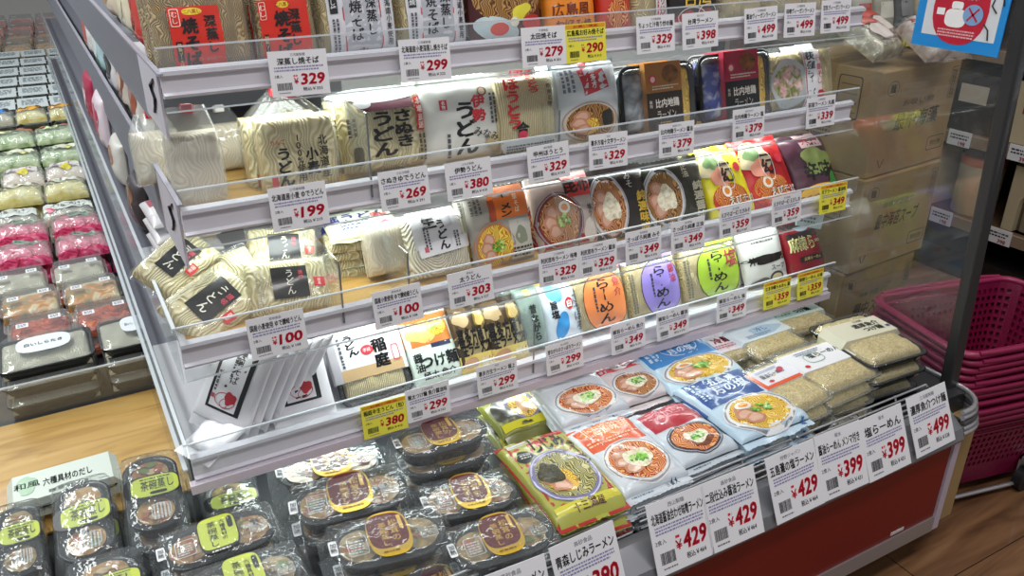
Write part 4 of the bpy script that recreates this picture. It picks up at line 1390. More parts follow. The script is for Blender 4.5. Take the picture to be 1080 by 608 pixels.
shelf_pack(4, 'ramen_bag', 'clear ramen bag with a purple oval label', 'noodle pack', 'purple oval ramen bag', 666, 722, 266, 300, 24, .045, TAN, RAM('#9482d0', '醤油'), inner=NOODLE())
shelf_pack(4, 'ramen_bag', 'clear ramen bag with a lime green oval label', 'noodle pack', 'lime green oval ramen bag', 724, 786, 251, 287, 24, .045, TAN, RAM('#a8c83c', '塩'), inner=NOODLE())
shelf_pack(4, 'ramen_pouch', 'white ramen pouch with charred black lettering right of the lime green bag', 'noodle pack', 'white charred lettering pouch', 787, 833, 234, 274, 28, .04, '#d4d2d0', [('e', .0, -.1, .85, .14, '#2a1c18', {'wob': .2}), ('t', '沖縄らぁめん', .0, -.1, .24, '#120c0a', {'b': .1, 'w': 1.6}), ('p', -.6, .4, .5, .5, 1, '#6a6468'), ('e', .3, -.72, .34, .18, '#4a4238'), ('e', .3, -.72, .24, .12, '#c8b890'), ('t', 'スープ', .4, -.4, .16, '#2a2420', {'b': .03}), ('e', -.4, -.8, .5, .14, '#5a5450', {'wob': .1})])
shelf_pack(4, 'ramen_pouch', 'red ramen pouch with cream graffiti lettering at the right end of the fourth shelf', 'noodle pack', 'red graffiti lettered pouch', 833, 872, 232, 264, 30, .04, '#8c1220', [('r', -1, .4, 1, 1, '#2c1c20'), ('t', '麻辣らー', .0, .22, .5, '#e4dca0', {'b': .09, 'w': 1.7}), ('t', '麻辣らー', .0, .22, .46, '#5a6a28', {'b': .01, 'w': 1.6}), ('r', -.5, -.45, .8, -.25, '#20181a'), ('t', '火味らーめん', .15, -.35, .13, '#e8c870'), ('e', .0, .78, .4, .14, '#b4c8d8')])
m = Matrix.Translation(atY(870, 268, 1.42)) @ Matrix.Rotation(R(-30), 4, 'Z') @ Matrix.Rotation(R(72), 4, 'X') @ Matrix.Rotation(R(-16), 4, 'Z')
b = MB()
b.box((-.04, -.025, 0), (.04, .025, .0012), M('#b9c8cc', .5))
put_print(b, -.03, -.015, .02, .015, 3, M('#5a6a70'), lambda x, y: .0012, .0004)
tag(b.build('paper_slip', None, Matrix.Translation((1.688, 1.40, .728)) @ Matrix.Rotation(R(-12), 4, 'Z') @ Matrix.Rotation(R(78), 4, 'X') @ Matrix.Rotation(R(-14), 4, 'Z')), 'pale blue paper slip leaning beside the boxes at the right end of the shelves', 'paper')

# ------------------------------------------------------------------ packs lying on the deck
def stack_under(o, t, n, label, group, jit=.006, yawj=3):
    """the same pack again beneath, down to the deck"""
    bpy.context.view_layer.update()
    for i in range(1, n + 1):
        m0 = o.matrix_world.copy()
        loc = m0.translation
        rot = m0.to_3x3().to_4x4()
        jx = math.sin(i * 5.1 + loc.x * 40) * jit
        jy = math.cos(i * 3.7 + loc.y * 40) * jit
        m = Matrix.Translation((loc.x + jx, loc.y + jy, loc.z - t * 1.03 * i)) @ Matrix.Rotation(R(math.sin(i * 9 + loc.x * 30) * yawj), 4, 'Z') @ rot
        copy_thing(o, m, label % (('directly' if i == 1 else 'two places' if i == 2 else 'three places'),) if '%s' in label else label, group)


def wrap_bag(r, hw, hl, t, ext, axis, seed, mat=None):
    """loose clear overwrap with gathered flaps at both ends"""
    nx, ny = 30, 14
    V = []
    for side in (0, 1):
        for j in range(ny + 1):
            v = -1 + 2 * j / ny
            for i in range(nx + 1):
                u = -1 + 2 * i / nx
                x = u * (hw + ext)
                e = max(0, (abs(x) - hw * .97) / (ext + hw * .03))
                yy = v * (hl + .005) * (1 + .10 * e + .05 * noise.noise(Vector((u * 4, v * 3, seed))) * e)
                top = t * 1.03 * pr(min(1, abs(v)) * .99, 5) * (1 - e ** .7) + .0015
                top += noise.noise(Vector((x * 40, yy * 40, seed))) * (.0015 + .010 * e) + .010 * e * (.5 + .5 * math.sin(u * 9 + v * 4 + seed))
                z = top if side == 0 else min(.0006 + .008 * e, top - .0004)
                V.append((x, yy, z) if axis == 'x' else (-yy, x, z))
    q = nx + 1
    tot = (ny + 1) * q
    Fc = []
    for j in range(ny):
        for i in range(nx):
            a = j * q + i
            Fc.append((a, a + 1, a + q + 1, a + q))
    for i in range(nx):
        Fc.append((i, tot + i, tot + i + 1, i + 1))
        a = ny * q + i
        Fc.append((a + 1, tot + a + 1, tot + a, a))
    b = MB()
    b.add(V, Fc, mat or WRAP(), True)
    b.build('overwrap', r)


CUST = lambda k: mix_mat('custard_' + str(k), [['#7a5a28', '#a87c3c', '#c09450', '#9c5024'], ['#80642c', '#b08a44', '#944820', '#5c6a2c'], ['#5c4a2c', '#94783f', '#b89a60']][k % 3], 34, .3, bstr=.3, coat=.7)


def cup_pack(label, mtx, w, l, t, style, seed, group=None, axis='x', face='normal', wrap=True, short_side=None):
    """black two-well custard cup pack: tray, two custards, clear lid, square label in the middle, overwrap"""
    r = empty('custard_cup_pack', label, 'custard cups', group, mtx)
    L, S = (w, l) if axis == 'x' else (l, w)
    L, S = L * 1.06, S * 1.07
    ext = .014 if wrap else 0
    hw, hl = L / 2 - ext, S / 2 - .004
    loc = Matrix.Identity(4) if axis == 'x' else Matrix.Rotation(R(90), 4, 'Z')
    BK = M('#1b1e20', .22)
    b = MB()

    def cap(i, z, pinch=.0):
        out = []
        for a, c in rrect(hw - i, hl - i, (hl - i) * .98, 9):
            out.append((a, c * (1 - pinch * math.exp(-(a / (hw * .22)) ** 2)), z))
        return out
    b.loft([cap(.016, 0, .1), cap(.008, t * .6, .1), cap(.001, t * .66, .1), cap(0, t * .74, .1), cap(.004, t * .76, .1), cap(.009, t * .70, .1), cap(.011, t * .62, .12)], BK, True, True)
    b.xf(loc).build('tray', r)
    for s in (-1, 1):
        b = MB()
        cx = s * hw * .52
        f = lambda x, y: t * .62 + .004 + .002 * noise.noise(Vector((x * 60, y * 60, seed)))
        put_ell(b, cx, 0, hw * .34, hl * .66, CUST(seed), f, 0, rings=6, n=30)
        rn = random.Random(seed * 3 + s)
        for q in range(7):
            a, rr = rn.uniform(0, 2 * PI), rn.uniform(.1, .75)
            put_ell(b, cx + hw * .3 * rr * math.cos(a), hl * .6 * rr * math.sin(a), hw * rn.uniform(.05, .12), hl * rn.uniform(.08, .2), M(rn.choice(['#a85830', '#b07c50', '#b89468', '#66742c', '#4a3826', '#c4a880']), .3), f, .0015 + q * .0003, rot=rn.uniform(0, 180), n=12, rings=2, wob=.08)
        b.xf(loc).build('custard', r)
    b = MB()
    b.loft([cap(.003, t * .76, .1), cap(.006, t * .90, .1), cap(.014, t * .97, .12), cap(.022, t * .985, .14)], FILM(), False, True)
    lidmb = b
    # label
    b = MB()
    z = lambda x, y: t * 1.0 + .001
    if style == 'red':
        lw, lh = hw * .37, hl * .95
        put_ell(b, 0, 0, lw, lh, M('#d9b23a', .3, .5), z, 0, p=3.0, n=40)
        put_ell(b, -.001, lh * .14, lw * .92, lh * .78, M('#5e1014', .35), z, .0004, p=3.4, n=40)
        put_text(b, '茶碗蒸し', -lw * .22, -lh * .02, lh * 1.05, M('#dcb24c', .4), z, .0009, vertical=True, bold=.005, w=lw * .40)
        put_text(b, '松茸の', lw * .28, lh * .10, lh * .95, M('#dcb24c', .4), z, .0009, vertical=True, bold=.005, w=lw * .42)
        put_rect(b, lw * .56, lh * .1, lw * .74, lh * .72, M('#dcb24c', .4), z, .0009)
        put_print(b, -lw * .5, -lh * .86, lw * .5, -lh * .72, 1, M('#7a5a1c'), z, .0009, random.Random(seed))
    elif style == 'green':
        lw, lh = hw * .34, hl * .92
        put_ell(b, 0, 0, lw, lh, M('#17181a', .35), z, 0, p=4.2, n=40)
        put_ell(b, 0, lh * .08, lw * .94, lh * .86, M('#c2cc4c', .4), z, .0004, p=4.6, n=40)
        put_text(b, '茶碗蒸し', -lw * .25, .0, lh * 1.35, M('#1a1a16', .4), z, .0009, vertical=True, bold=.02, w=lw * .46)
        put_text(b, '六種具材の', lw * .28, lh * .1, lh * 1.1, M('#1a1a16', .4), z, .0009, vertical=True, bold=.02, w=lw * .28)
        put_ell(b, lw * .68, lh * .42, lw * .14, lh * .32, M('#17181a', .4), z, .0009, p=4)
        put_print(b, -lw * .5, -lh * .98, lw * .5, -lh * .84, 1, M('#d8d8d0'), z, .0009, random.Random(seed))
    else:   # lengthwise packs, band across the middle
        lw, lh = hw * .30, hl * 1.0
        b2 = lambda q: q
        put_ell(b, 0, 0, lw, lh, M('#17181a', .35), z, 0, p=3.6, n=40)
        put_ell(b, 0, -lh * .10, lw * .90, lh * .84, M('#bcc84a', .4), z, .0004, p=3.8, n=40)
        put_text(b, '茶碗蒸し', lw * .05, -lh * .18, lw * .9, M('#1a1a16', .4), z, .0009, rot=-90, bold=.02, w=lh * 1.15)
        put_print(b, lw * .55, -lh * .7, lw * .75, lh * .4, 1, M('#3a3a30'), z, .0009, random.Random(seed), vertical=True)
        put_ell(b, -lw * .66, -lh * .2, lw * .14, lh * .3, M('#17181a'), z, .0009, p=4)
    b.xf(loc).build('label', r)
    b = lidmb
    z2 = lambda x, y: t * 1.0 + .0025
    wt = M('#c4c8c8', .5)
    if style != 'band':
        put_text(b, '2個入り', hw * .62, -hl * .18, hl * .2, wt, z2, .0, bold=.03)
        put_text(b, '要冷蔵', hw * .66, -hl * .42, hl * .15, wt, z2, .0, bold=.02)
        put_frame(b, hw * .66, -hl * .42, hw * .15, hl * .13, .0012, wt, z2, 0, p=8)
        put_print(b, -hw * .70, -hl * .58, -hw * .46, -hl * .02, 5, wt, z2, 0, random.Random(seed))
        put_frame(b, -hw * .57, -hl * .25, hw * .17, hl * .4, .0012, wt, z2, 0, p=8)
        put_ell(b, -hw * .97, -hl * .15, hw * .07, hl * .3, M('#e8e8ea', .5), z2, .0, p=8, n=16)
        put_text(b, '加熱', -hw * .97, -hl * .15, hl * .4, INK, z2, .0006, vertical=True)
    else:
        put_print(b, -hw * .9, -hl * .5, -hw * .5, hl * .1, 5, wt, z2, 0, random.Random(seed))
        put_frame(b, -hw * .68, -hl * .2, hw * .16, hl * .34, .0012, wt, z2, 0, p=8)
    b.xf(loc).build('lid', r)
    if wrap:
        b = MB()
        wrap_bag(r, hw, hl, t, ext + .004, 'x' if axis == 'x' else 'y', seed)
    return r


CT = .045
CUPS = [  # label, corners, H, style, axis, number beneath
    ('red and gold labelled custard cups partly under the fourth shelf edge', ((284, 484), (400, 459), (414, 490), (292, 520)), .475, 'red', 0),
    ('red and gold labelled custard cups in the middle of the left column of three', ((300, 510), (424, 486), (442, 522), (306, 556)), .50, 'red', 1),
    ('red and gold labelled custard cups nearest the camera in the left column', ((338, 556), (462, 526), (482, 566), (348, 606)), .52, 'red', 1),
    ('red and gold labelled custard cups topping the high pile under the 299 yen card', ((408, 452), (506, 428), (526, 456), (420, 487)), .535, 'red', 2),
    ('red and gold labelled custard cups right of the middle, below the high pile', ((432, 512), (536, 488), (560, 522), (448, 550)), .485, 'red', 1),
    ('red and gold labelled custard cups at the front beside the shellfish ramen pouch', ((462, 556), (572, 528), (600, 565), (478, 602)), .50, 'red', 1),
    ('dark custard cups cut by the lower edge between the red labelled columns', ((400, 612), (500, 584), (540, 626), (420, 650)), .46, 'red', 0),
    ('green square labelled custard cups lying crosswise left of the red labelled ones', ((157, 562), (288, 526), (304, 562), (168, 602)), .50, 'green', 1),
    ('green square labelled custard cups cut by the bottom edge of the picture', ((178, 606), (312, 566), (334, 606), (196, 652)), .515, 'green', 1),
]
for i, (lab, qd, H, st, n) in enumerate(CUPS):
    w, l, m = lying(H, *qd, CT, pitch=(-3, 2, 3)[i % 3], rollx=(2, -2)[i % 2])
    o = cup_pack(lab, m, w, l, CT, st, i)
    if n:
        stack_under(o, CT, n, 'custard cups lying %%s beneath %s' % ' '.join(lab.split()[:9]), 'custard cups in the lower layers')
VC = [('band labelled custard cups standing lengthwise at the left edge of the picture', ((-12, 530), (36, 520), (50, 598), (-6, 622)), .50),
      ('band labelled custard cups lengthwise, second from the left edge', ((53, 512), (113, 496), (126, 575), (60, 594)), .505),
      ('band labelled custard cups lengthwise, highest one beside the wood mat', ((124, 484), (181, 470), (198, 545), (134, 562)), .51),
      ('band labelled custard cups tucked low under the corner of the fourth shelf', ((208, 506), (262, 494), (284, 548), (222, 566)), .455),
      ('lengthwise custard cups cut by the bottom edge left of the green square label', ((66, 592), (140, 572), (160, 640), (76, 668)), .49)]
for i, (lab, qd, H) in enumerate(VC):
    w, l, m = lying(H, *qd, CT, pitch=(-4, 3, 2, 0, 4)[i], rollx=(3, -2, 2, 0, 1)[i])
    o = cup_pack(lab, m, w, l, CT, 'band', i + 20, axis='y')
    if H > .48:
        stack_under(o, CT, 1, 'custard cups lying %%s beneath %s' % ' '.join(lab.split()[:9]), 'custard cups in the lower layers')
w, l, m = lying(.462, (4, 506), (120, 474), (128, 504), (8, 536), .04)
o = tray_sleeve('custard_cup_tray', 'tray under a pale green lettered sleeve between the mat and the custard cups', m, w, l, .04, '#d4dcd2', -.9, .9,
                [('t', '六種具材のだし', .1, .0, .5, '#24302c', {'b': .03, 'w': 1.0}), ('e', -.72, .1, .2, .6, '#a8c8a8', {'wob': .1}), ('t', '和風', -.72, .1, .4, '#3a5a4a'), ('p', -.3, -.8, .6, -.5, 1, '#60706a')], CUST(0), cat='custard cups')

# long soft packs with bowl pictures
RT = .034


def deck_pouch(name, label, short, qd, H, base, D, n=2, t=RT, pitch=0, rollx=0, **kw):
    w, l, m = lying(H, *qd, t, pitch, rollx)
    kw.setdefault('seal', .016)
    o = pouch(name, label, 'noodle pack', w, l, t, base, D, m, px_=4.5, py_=4.5, wr=.002, **kw)
    if n:
        stack_under(o, t, n, '%s lying %%s beneath the top one of its stack' % short, short + 's in one stack')
    return o


CHILI = [('r', -1, .1, 1, 1, '#e2561c'), ('e', -.1, .62, .65, .24, '#ee7a34', {'wob': .1}), ('t', '北海道味噌', 0, .62, .28, '#f8d8b8', {'b': .03, 'w': 1.4}), ('p', -.8, .26, .8, .4, 2, '#f4c8a0'), ('r', -1, -.98, 1, .12, '#d8dfe6'), ('bowl', .0, -.32, .88, .54, 'red', {'tops': 'chashu sprout onion', 'rim': '#eeeae4'}), ('t', '三食入', .45, -.90, .08, '#406080'), ('p', -.8, -.93, .1, -.87, 1, '#7088a0')]
deck_pouch('ramen_pouch', 'large orange and pale blue pouch with a red soup bowl in the front row', 'front orange bowl pouch', ((594, 452), (655, 430), (732, 494), (662, 524)), .505, '#d8dfe6', CHILI, 2, pitch=2)
deck_pouch('ramen_pouch', 'smaller orange and white pouch with a red soup bowl at the back of the deck', 'rear orange bowl pouch', ((556, 402), (620, 380), (668, 424), (596, 446)), .515, '#d8dfe6', [('r', -1, .55, 1, 1, '#f0a888')] + [d for d in CHILI[4:]], 2, pitch=4)
deck_pouch('ramen_pouch', 'red and white pouch with a pale soup bowl at the back of the deck', 'rear red and white pouch', ((618, 386), (668, 370), (706, 406), (660, 430)), .51, '#e6dcdc', [('r', -1, .35, 1, 1, '#d42c40'), ('e', .1, .6, .6, .2, '#f4f0ee', {'wob': .15}), ('t', '六', .1, .6, .3, '#c02838', {'b': .06}), ('bowl', 0, -.3, .85, .52, 'miso', {'tops': 'chashu sprout onion'})], 2, pitch=4)
deck_pouch('ramen_pouch', 'crimson and pale blue pouch with a dark red soup bowl in the front row', 'front crimson pouch', ((656, 434), (716, 418), (788, 466), (728, 492)), .505, '#ccd4dc', [('r', -1, .12, 1, 1, '#b41830'), ('e', .05, .6, .7, .26, '#c43048', {'wob': .1}), ('t', '二段仕込み', 0, .6, .26, '#e8b0b0', {'b': .03, 'w': 1.3}), ('bowl', .0, -.34, .84, .46, 'red', {'tops': 'mince sprout onion', 'rim': '#30303a'}), ('p', -.7, -.95, .6, -.88, 1, '#607890')], 2, pitch=1)
BLUE = lambda top: [('r', -1, -.02, 1, 1, top), ('o', .1, .52, .5, .36, .02, '#e4eef8'), ('t', '五島灘', .1, .62, .2, '#e4eef8', {'b': .04}), ('t', '月の塩', .1, .38, .24, '#e4eef8', {'b': .04}), ('p', -.85, .2, -.6, .7, 2, '#c8dcf0', {'v': True}), ('bowl', .0, -.45, .92, .48, 'yellow', {'tops': 'egg chashu onion', 'rim': '#f0f0f0', 'ex': -.3, 'ey': .4}), ('t', '塩', .75, -.9, .1, '#3060a0')]
deck_pouch('ramen_pouch', 'deep blue pouch with a yellow noodle bowl in the front row', 'front deep blue pouch', ((712, 402), (776, 380), (854, 434), (790, 470)), .52, '#c4dcec', BLUE('#1c4c94'), 3, pitch=0)
deck_pouch('ramen_pouch', 'sky blue pouch with a yellow noodle bowl at the back of the deck', 'rear sky blue pouch', ((664, 372), (730, 346), (790, 386), (712, 412)), .52, '#c8e2f0', BLUE('#3c8cd0'), 3, pitch=3)
deck_pouch('ramen_pouch', 'olive green pouch with a purple rimmed bowl beside the rear orange pouch', 'rear olive pouch', ((502, 420), (560, 404), (588, 440), (536, 464)), .47, '#8a8c3c', [('r', -.95, -.95, .95, .95, '#7a7c34'), ('e', .0, .0, .85, .8, '#4a4436'), ('e', .2, .1, .55, .6, '#8078a0'), ('e', .2, .1, .45, .5, SOUP('yellow')), ('e', .2, .1, .2, .3, '#c8905a', {'wob': .1}), ('e', -.6, .1, .3, .4, '#2c2418', {'wob': .1}), ('r', -.9, -.72, .9, -.45, '#d8d028')], 1, pitch=3)
SJ = [('r', -1, -1, 1, 1, '#b01c1c'), ('r', -.93, -.94, .93, .94, '#a8a848'), ('r', -.8, .72, -.1, .92, '#dcdce0'), ('t', 'しじみ', .25, .62, .34, '#14140e', {'b': .1, 'w': .9}), ('t', '青森', .62, .84, .16, '#c02020', {'b': .06}), ('e', -.55, .45, .26, .13, '#1c1c1c', {'wob': .1}), ('p', -.7, .41, -.4, .5, 2, '#d0d0c8'), ('bowl', .0, -.16, .88, .58, 'green', {'tops': 'seaweed chashu noodle', 'rim': '#7c78a0', 'line': '#c8c4dc'}), ('t', 'ラーメン', .8, .2, .6, '#30301c', {'v': True, 'b': .05}), ('r', -.9, -.9, .9, -.70, '#d8d038'), ('t', '十三湖産', .0, -.8, .12, '#5a2010', {'b': .03})]
deck_pouch('ramen_pouch', 'green shellfish ramen pouch with a red border and purple rimmed bowl', 'green shellfish ramen pouch', ((524, 466), (590, 446), (662, 520), (590, 556)), .515, '#a8a848', SJ, 2, pitch=2)

# noodle packs with paper bands on the right of the deck
NP = [
    ('clear noodle pack with an orange and white band in the front row of the deck', 'orange banded noodle pack', ((774, 392), (812, 374), (884, 412), (838, 434)), .52, None, '#e2e2e8', -.1, .65, [('r', -1, -.1, 1, .02, '#e0541c'), ('r', -1, .0, -.8, .65, '#e0541c'), ('t', '醤油らーめん', .0, .35, .16, '#24242c', {'b': .03, 'w': 1.2}), ('e', -.4, .12, .12, .05, '#c83040'), ('e', .5, .4, .2, .08, '#c04060', {'rot': 30}), ('p', -.6, .48, .5, .58, 2, '#6070a0')], 3, '#f4f0e8'),
    ('clear noodle pack with a white map label left of the black tray pile', 'white map labelled noodle pack', ((816, 372), (866, 350), (930, 386), (872, 416)), .525, None, '#e8e8ec', -.22, .62, [('t', '塩らーめん', .25, .3, .2, '#2c3440', {'b': .03}), ('o', -.2, .2, .3, .2, .02, '#6a9a70', {'p': 3}), ('e', -.7, -.05, .08, .06, '#d03040'), ('p', -.6, .4, .3, .55, 2, '#7888a0')], 3, '#f4f0e8'),
    ('clear noodle pack with a pale blue printed label behind the map labelled one', 'pale blue labelled noodle pack', ((762, 350), (812, 332), (856, 356), (802, 378)), .515, None, '#dce8ee', -.1, .9, [('e', .2, .3, .6, .3, '#b8d4e8', {'wob': .1}), ('t', '冷し', .1, .4, .25, '#4870a0', {'b': .03}), ('p', -.7, .0, .3, .2, 3, '#6080a8')], 3, '#f4f0e8'),
    ('clear noodle pack with a pink lettered label left of the pale blue one', 'pink lettered noodle pack', ((726, 354), (766, 340), (800, 366), (758, 386)), .505, None, '#eee4e8', -.6, .6, [('t', '冷麺', .0, .1, .35, '#c83850', {'b': .05}), ('p', -.7, -.4, .7, -.15, 2, '#d06878')], 2, '#f4f0e8'),
    ('clear noodle pack with a mint label at the rear right under the fourth shelf', 'mint labelled noodle pack', ((800, 330), (850, 313), (882, 334), (832, 354)), .50, None, '#d4e6de', -.1, .9, [('t', '濃厚魚介', .2, .5, .26, '#18281c', {'b': .05}), ('t', 'つけ麺', .3, .22, .26, '#18281c', {'b': .05}), ('p', -.8, .1, -.1, .6, 3, '#5a8a78')], 2, '#f4f0e8'),
]
for lab, short, qd, H, tr, sl, s0, s1, D, n, _ in NP:
    w, l, m = lying(H, *qd, .034)
    o = tray_sleeve('noodle_tray', lab, m, w, l, .034, sl, s0, s1, D, TRAYNOODLE(), tray=tr, rim=.008)
    stack_under(o, .034, n - (H < .51), '%s lying %%s beneath the top one of its stack' % short, short + 's in one stack', .004)
w, l, m = lying(.545, (862, 340), (910, 322), (974, 362), (920, 388), .044)
o = tray_sleeve('noodle_tray', 'black tray of tsukemen noodles with a cream lettered sleeve, top of the right end pile', m, w, l, .044, '#d6d2bc', -.12, .58,
                [('t', '濃厚魚介', .3, .32, .17, '#18181a', {'b': .05}), ('t', 'つけ麺', .35, .12, .17, '#18181a', {'b': .05}), ('t', '三河屋', .2, .5, .08, '#3a3a34'), ('r', .82, .05, .95, .13, '#40507a')], TRAYNOODLE(), cells=2)
stack_under(o, .044, 2, 'black noodle tray lying %s beneath the cream sleeved tray at the right end', 'black noodle trays in one pile', .008, 4)
# loose dark film packs between fence and front row
for i, (px, py, yaw, lab) in enumerate(((690, 512, 8, 'silvery crumpled pack in the gap behind the fence by the left 429 yen card'), (778, 486, -6, 'silvery crumpled pack behind the fence below the deep blue pouch'), (832, 462, 4, 'silvery crumpled pack behind the fence below the orange banded pack'), (886, 436, -10, 'dark crumpled pack behind the fence near the right end of the deck'), (600, 556, 10, 'crumpled clear pack behind the fence under the green shellfish pouch'))):
    p = atZ(px, py, .45)
    pouch('sachet_pack', lab, 'noodle pack', .13, .07, .03, '#5c5a54' if i != 3 else '#26282a', [('e', 0, 0, .7, .6, mix_mat('silver_crumple', ['#2c2c2c', '#77746c', '#c4c0b8'], 60, .3))], flat(p.x, p.y, .405 + .0, yaw, 6), wr=.006, sealmat=WRAP())

# ------------------------------------------------------------------ long side of the island: trays standing on the deck
def deli_tray(label, x, y, z, w, l, t, food, group, name='deli_tray', lid=True, sticker=True, tray=None, yaw=0, lump=.004, nstick=2):
    r = empty(name, label, 'food tray', group, flat(x, y, z, yaw))
    hw, hl = w / 2, l / 2
    b = MB()
    T = tray or film('clear_tray', '#e8ecec', .12, .08, 8, .3, .002, .8)
    b.loft([ring(hw * .90, hl * .88, .02, 0), ring(hw * .97, hl * .97, .022, t * .5), ring(hw, hl, .024, t * .52), ring(hw, hl, .024, t * .60), ring(hw * .96, hl * .95, .02, t * .6)], T, True, False)
    b.build('tray', r)
    b = MB()
    block(b, hw * .90, hl * .88, t * .60, food, x * 9 + y, 5, lump, z0=.004)
    b.build('food', r)
    if lid:
        b = MB()
        b.loft([ring(hw * .99, hl * .99, .024, t * .60), ring(hw * .93, hl * .91, .022, t * .64), ring(hw * .88, hl * .84, .02, t * .96), ring(hw * .84, hl * .80, .02, t)], film('tray_lid', '#eef2f4', .09, .06, 12, .5, .004, .8), False, True)
        b.build('lid', r)
    if sticker:
        for s in ((-1, -.1), (1, .2))[:nstick]:
            b = MB()
            cx, cyy = s[0] * hw * .5, s[1] * hl
            b.box((cx - .014, cyy - .012, t), (cx + .014, cyy + .012, t + .0008), M('#f0f2f6', .5))
            put_print(b, cx - .010, cyy - .008, cx + .010, cyy + .008, 2, M('#2c3048'), lambda a, c: t + .0008, .0004, random.Random(7))
            b.build('sticker', r)
    return r


ROWS_TXT = 'row %s'
KIM = mix_mat('red_kimchi', ['#6a1408', '#b83410', '#d85c20', '#e89050'], 42, .25, bstr=1, dist=.012, coat=.8)
PKR = mix_mat('pink_pickles', ['#8a0c34', '#d8205c', '#f04c84', '#f8a4bc'], 34, .3, bstr=1, dist=.016, coat=.7)
MIXV = mix_mat('mixed_vegetables', ['#3a4a28', '#a09a6a', '#d88a3c', '#e8d8b0', '#c8c49c'], 22, .35, bstr=.7, dist=.005)
ROSE = mix_mat('rosy_salad', ['#b88078', '#e0b4a4', '#ecd4c0', '#c86a50'], 24, .35, bstr=.7, dist=.005)
WHT = mix_mat('white_shreds', ['#b8b49c', '#e0dcc4', '#f0ecd8'], 60, .4, 'wave', bstr=.7, dist=.003, distortion=1, warp=(14, .16))
YEL = mix_mat('yellow_pickles', ['#d0bc60', '#ecdf90', '#f4efc8'], 18, .4, bstr=.8, dist=.010)
GRN = mix_mat('green_leaves', ['#7a9a5c', '#c0d49a', '#e8eed0'], 22, .4, bstr=.9, dist=.012)
PNW = mix_mat('pale_pink_roots', ['#d8b8b0', '#ecdcd0', '#f2ece0'], 12, .4, bstr=.5, dist=.004)
PPF = mix_mat('coral_fish', ['#c84838', '#ec8a78', '#f4c8bc'], 14, .4, bstr=.5, dist=.004)

# two piles of black noodle trays right behind the divider
for s, (x, wdt) in enumerate(((-.118, .205), (.050, .105))):
    for i in range(3):
        z = .404 + i * .044
        lab = ('left' if s == 0 else 'right') + ' pile of white noodle trays behind the divider, ' + ('bottom tray', 'middle tray', 'top tray with oval label')[i]
        o = deli_tray(lab, x, 2.035 + .004 * i, z, wdt, .165, .046, WHT, 'black trays of white noodles', 'noodle_tray', tray=M('#1a1c1e', .25), sticker=False, lump=.003)
        if i == 2:
            b = MB()
            put_ell(b, (.0 if s == 0 else .03), 0, .058 if s == 0 else .03, .042, M('#e6eaf0', .5), lambda a, c: .047, 0, p=3)
            put_text(b, '白いしらたき', (.0 if s == 0 else .03), .0, .016, INK, lambda a, c: .047, .0006, w=.08 if s == 0 else .04)
            b.build('label', o)


def tray_rows(y, xs, w, l, t, food, n, labs, group, z0=.404, **kw):
    for x, lb in zip(xs, labs):
        for i in range(n):
            deli_tray((lb + (', top one' if i == n - 1 else ', lower one')) if n > 1 else lb, x, y + i * .004, z0 + i * t * .97, w, l, t, food[i % len(food)] if isinstance(food, list) else food, group, **kw)


tray_rows(2.245, (-.128, .026), .150, .15, .05, KIM, 2, ('red kimchi tray at the left edge behind the white noodle pile', 'red kimchi tray beside the shelf side, behind the oval labelled tray'), 'kimchi trays')
tray_rows(2.43, (-.146, .010), .150, .15, .05, [ROSE, MIXV], 2, ('tray of mixed vegetables with carrot behind the left kimchi tray', 'clear tray of pale rosy salad behind the right kimchi tray'), 'mixed salad trays')
tray_rows(2.60, (-.17, -.01), .150, .14, .05, [KIM, WHT], 2, ('tray of shredded vegetables in front of the left pink pack', 'tray of shredded vegetables in front of the right pink pack'), 'mixed salad trays')


def soft_pack(label, x, y, z, w, l, t, mat, D, group, yaw=0, name='pickle_pack'):
    r = empty(name, label, 'food pack', group, flat(x, y, z, yaw, -6))
    b = MB()
    block(b, w / 2 * .93, l / 2 * .93, t, mat, x * 7 + y, 3.5, .004)
    b.build('food', r)
    b = MB()
    f = pillow_fn(w / 2, l / 2, t * 1.08, 3.5, 3.5, .008, .006, x + y)
    pillow(b, w / 2, l / 2, t * 1.08, film('chilled_wrap', '#eef4f2', .22, .12, 34, 1.0, .012, .7), lambda a, c: f(a, c) + .003, .008, nx=12, ny=12)
    design(b, D, w / 2, l / 2, lambda a, c: f(a, c) + .0035, 2)
    b.build('bag', r)
    return r


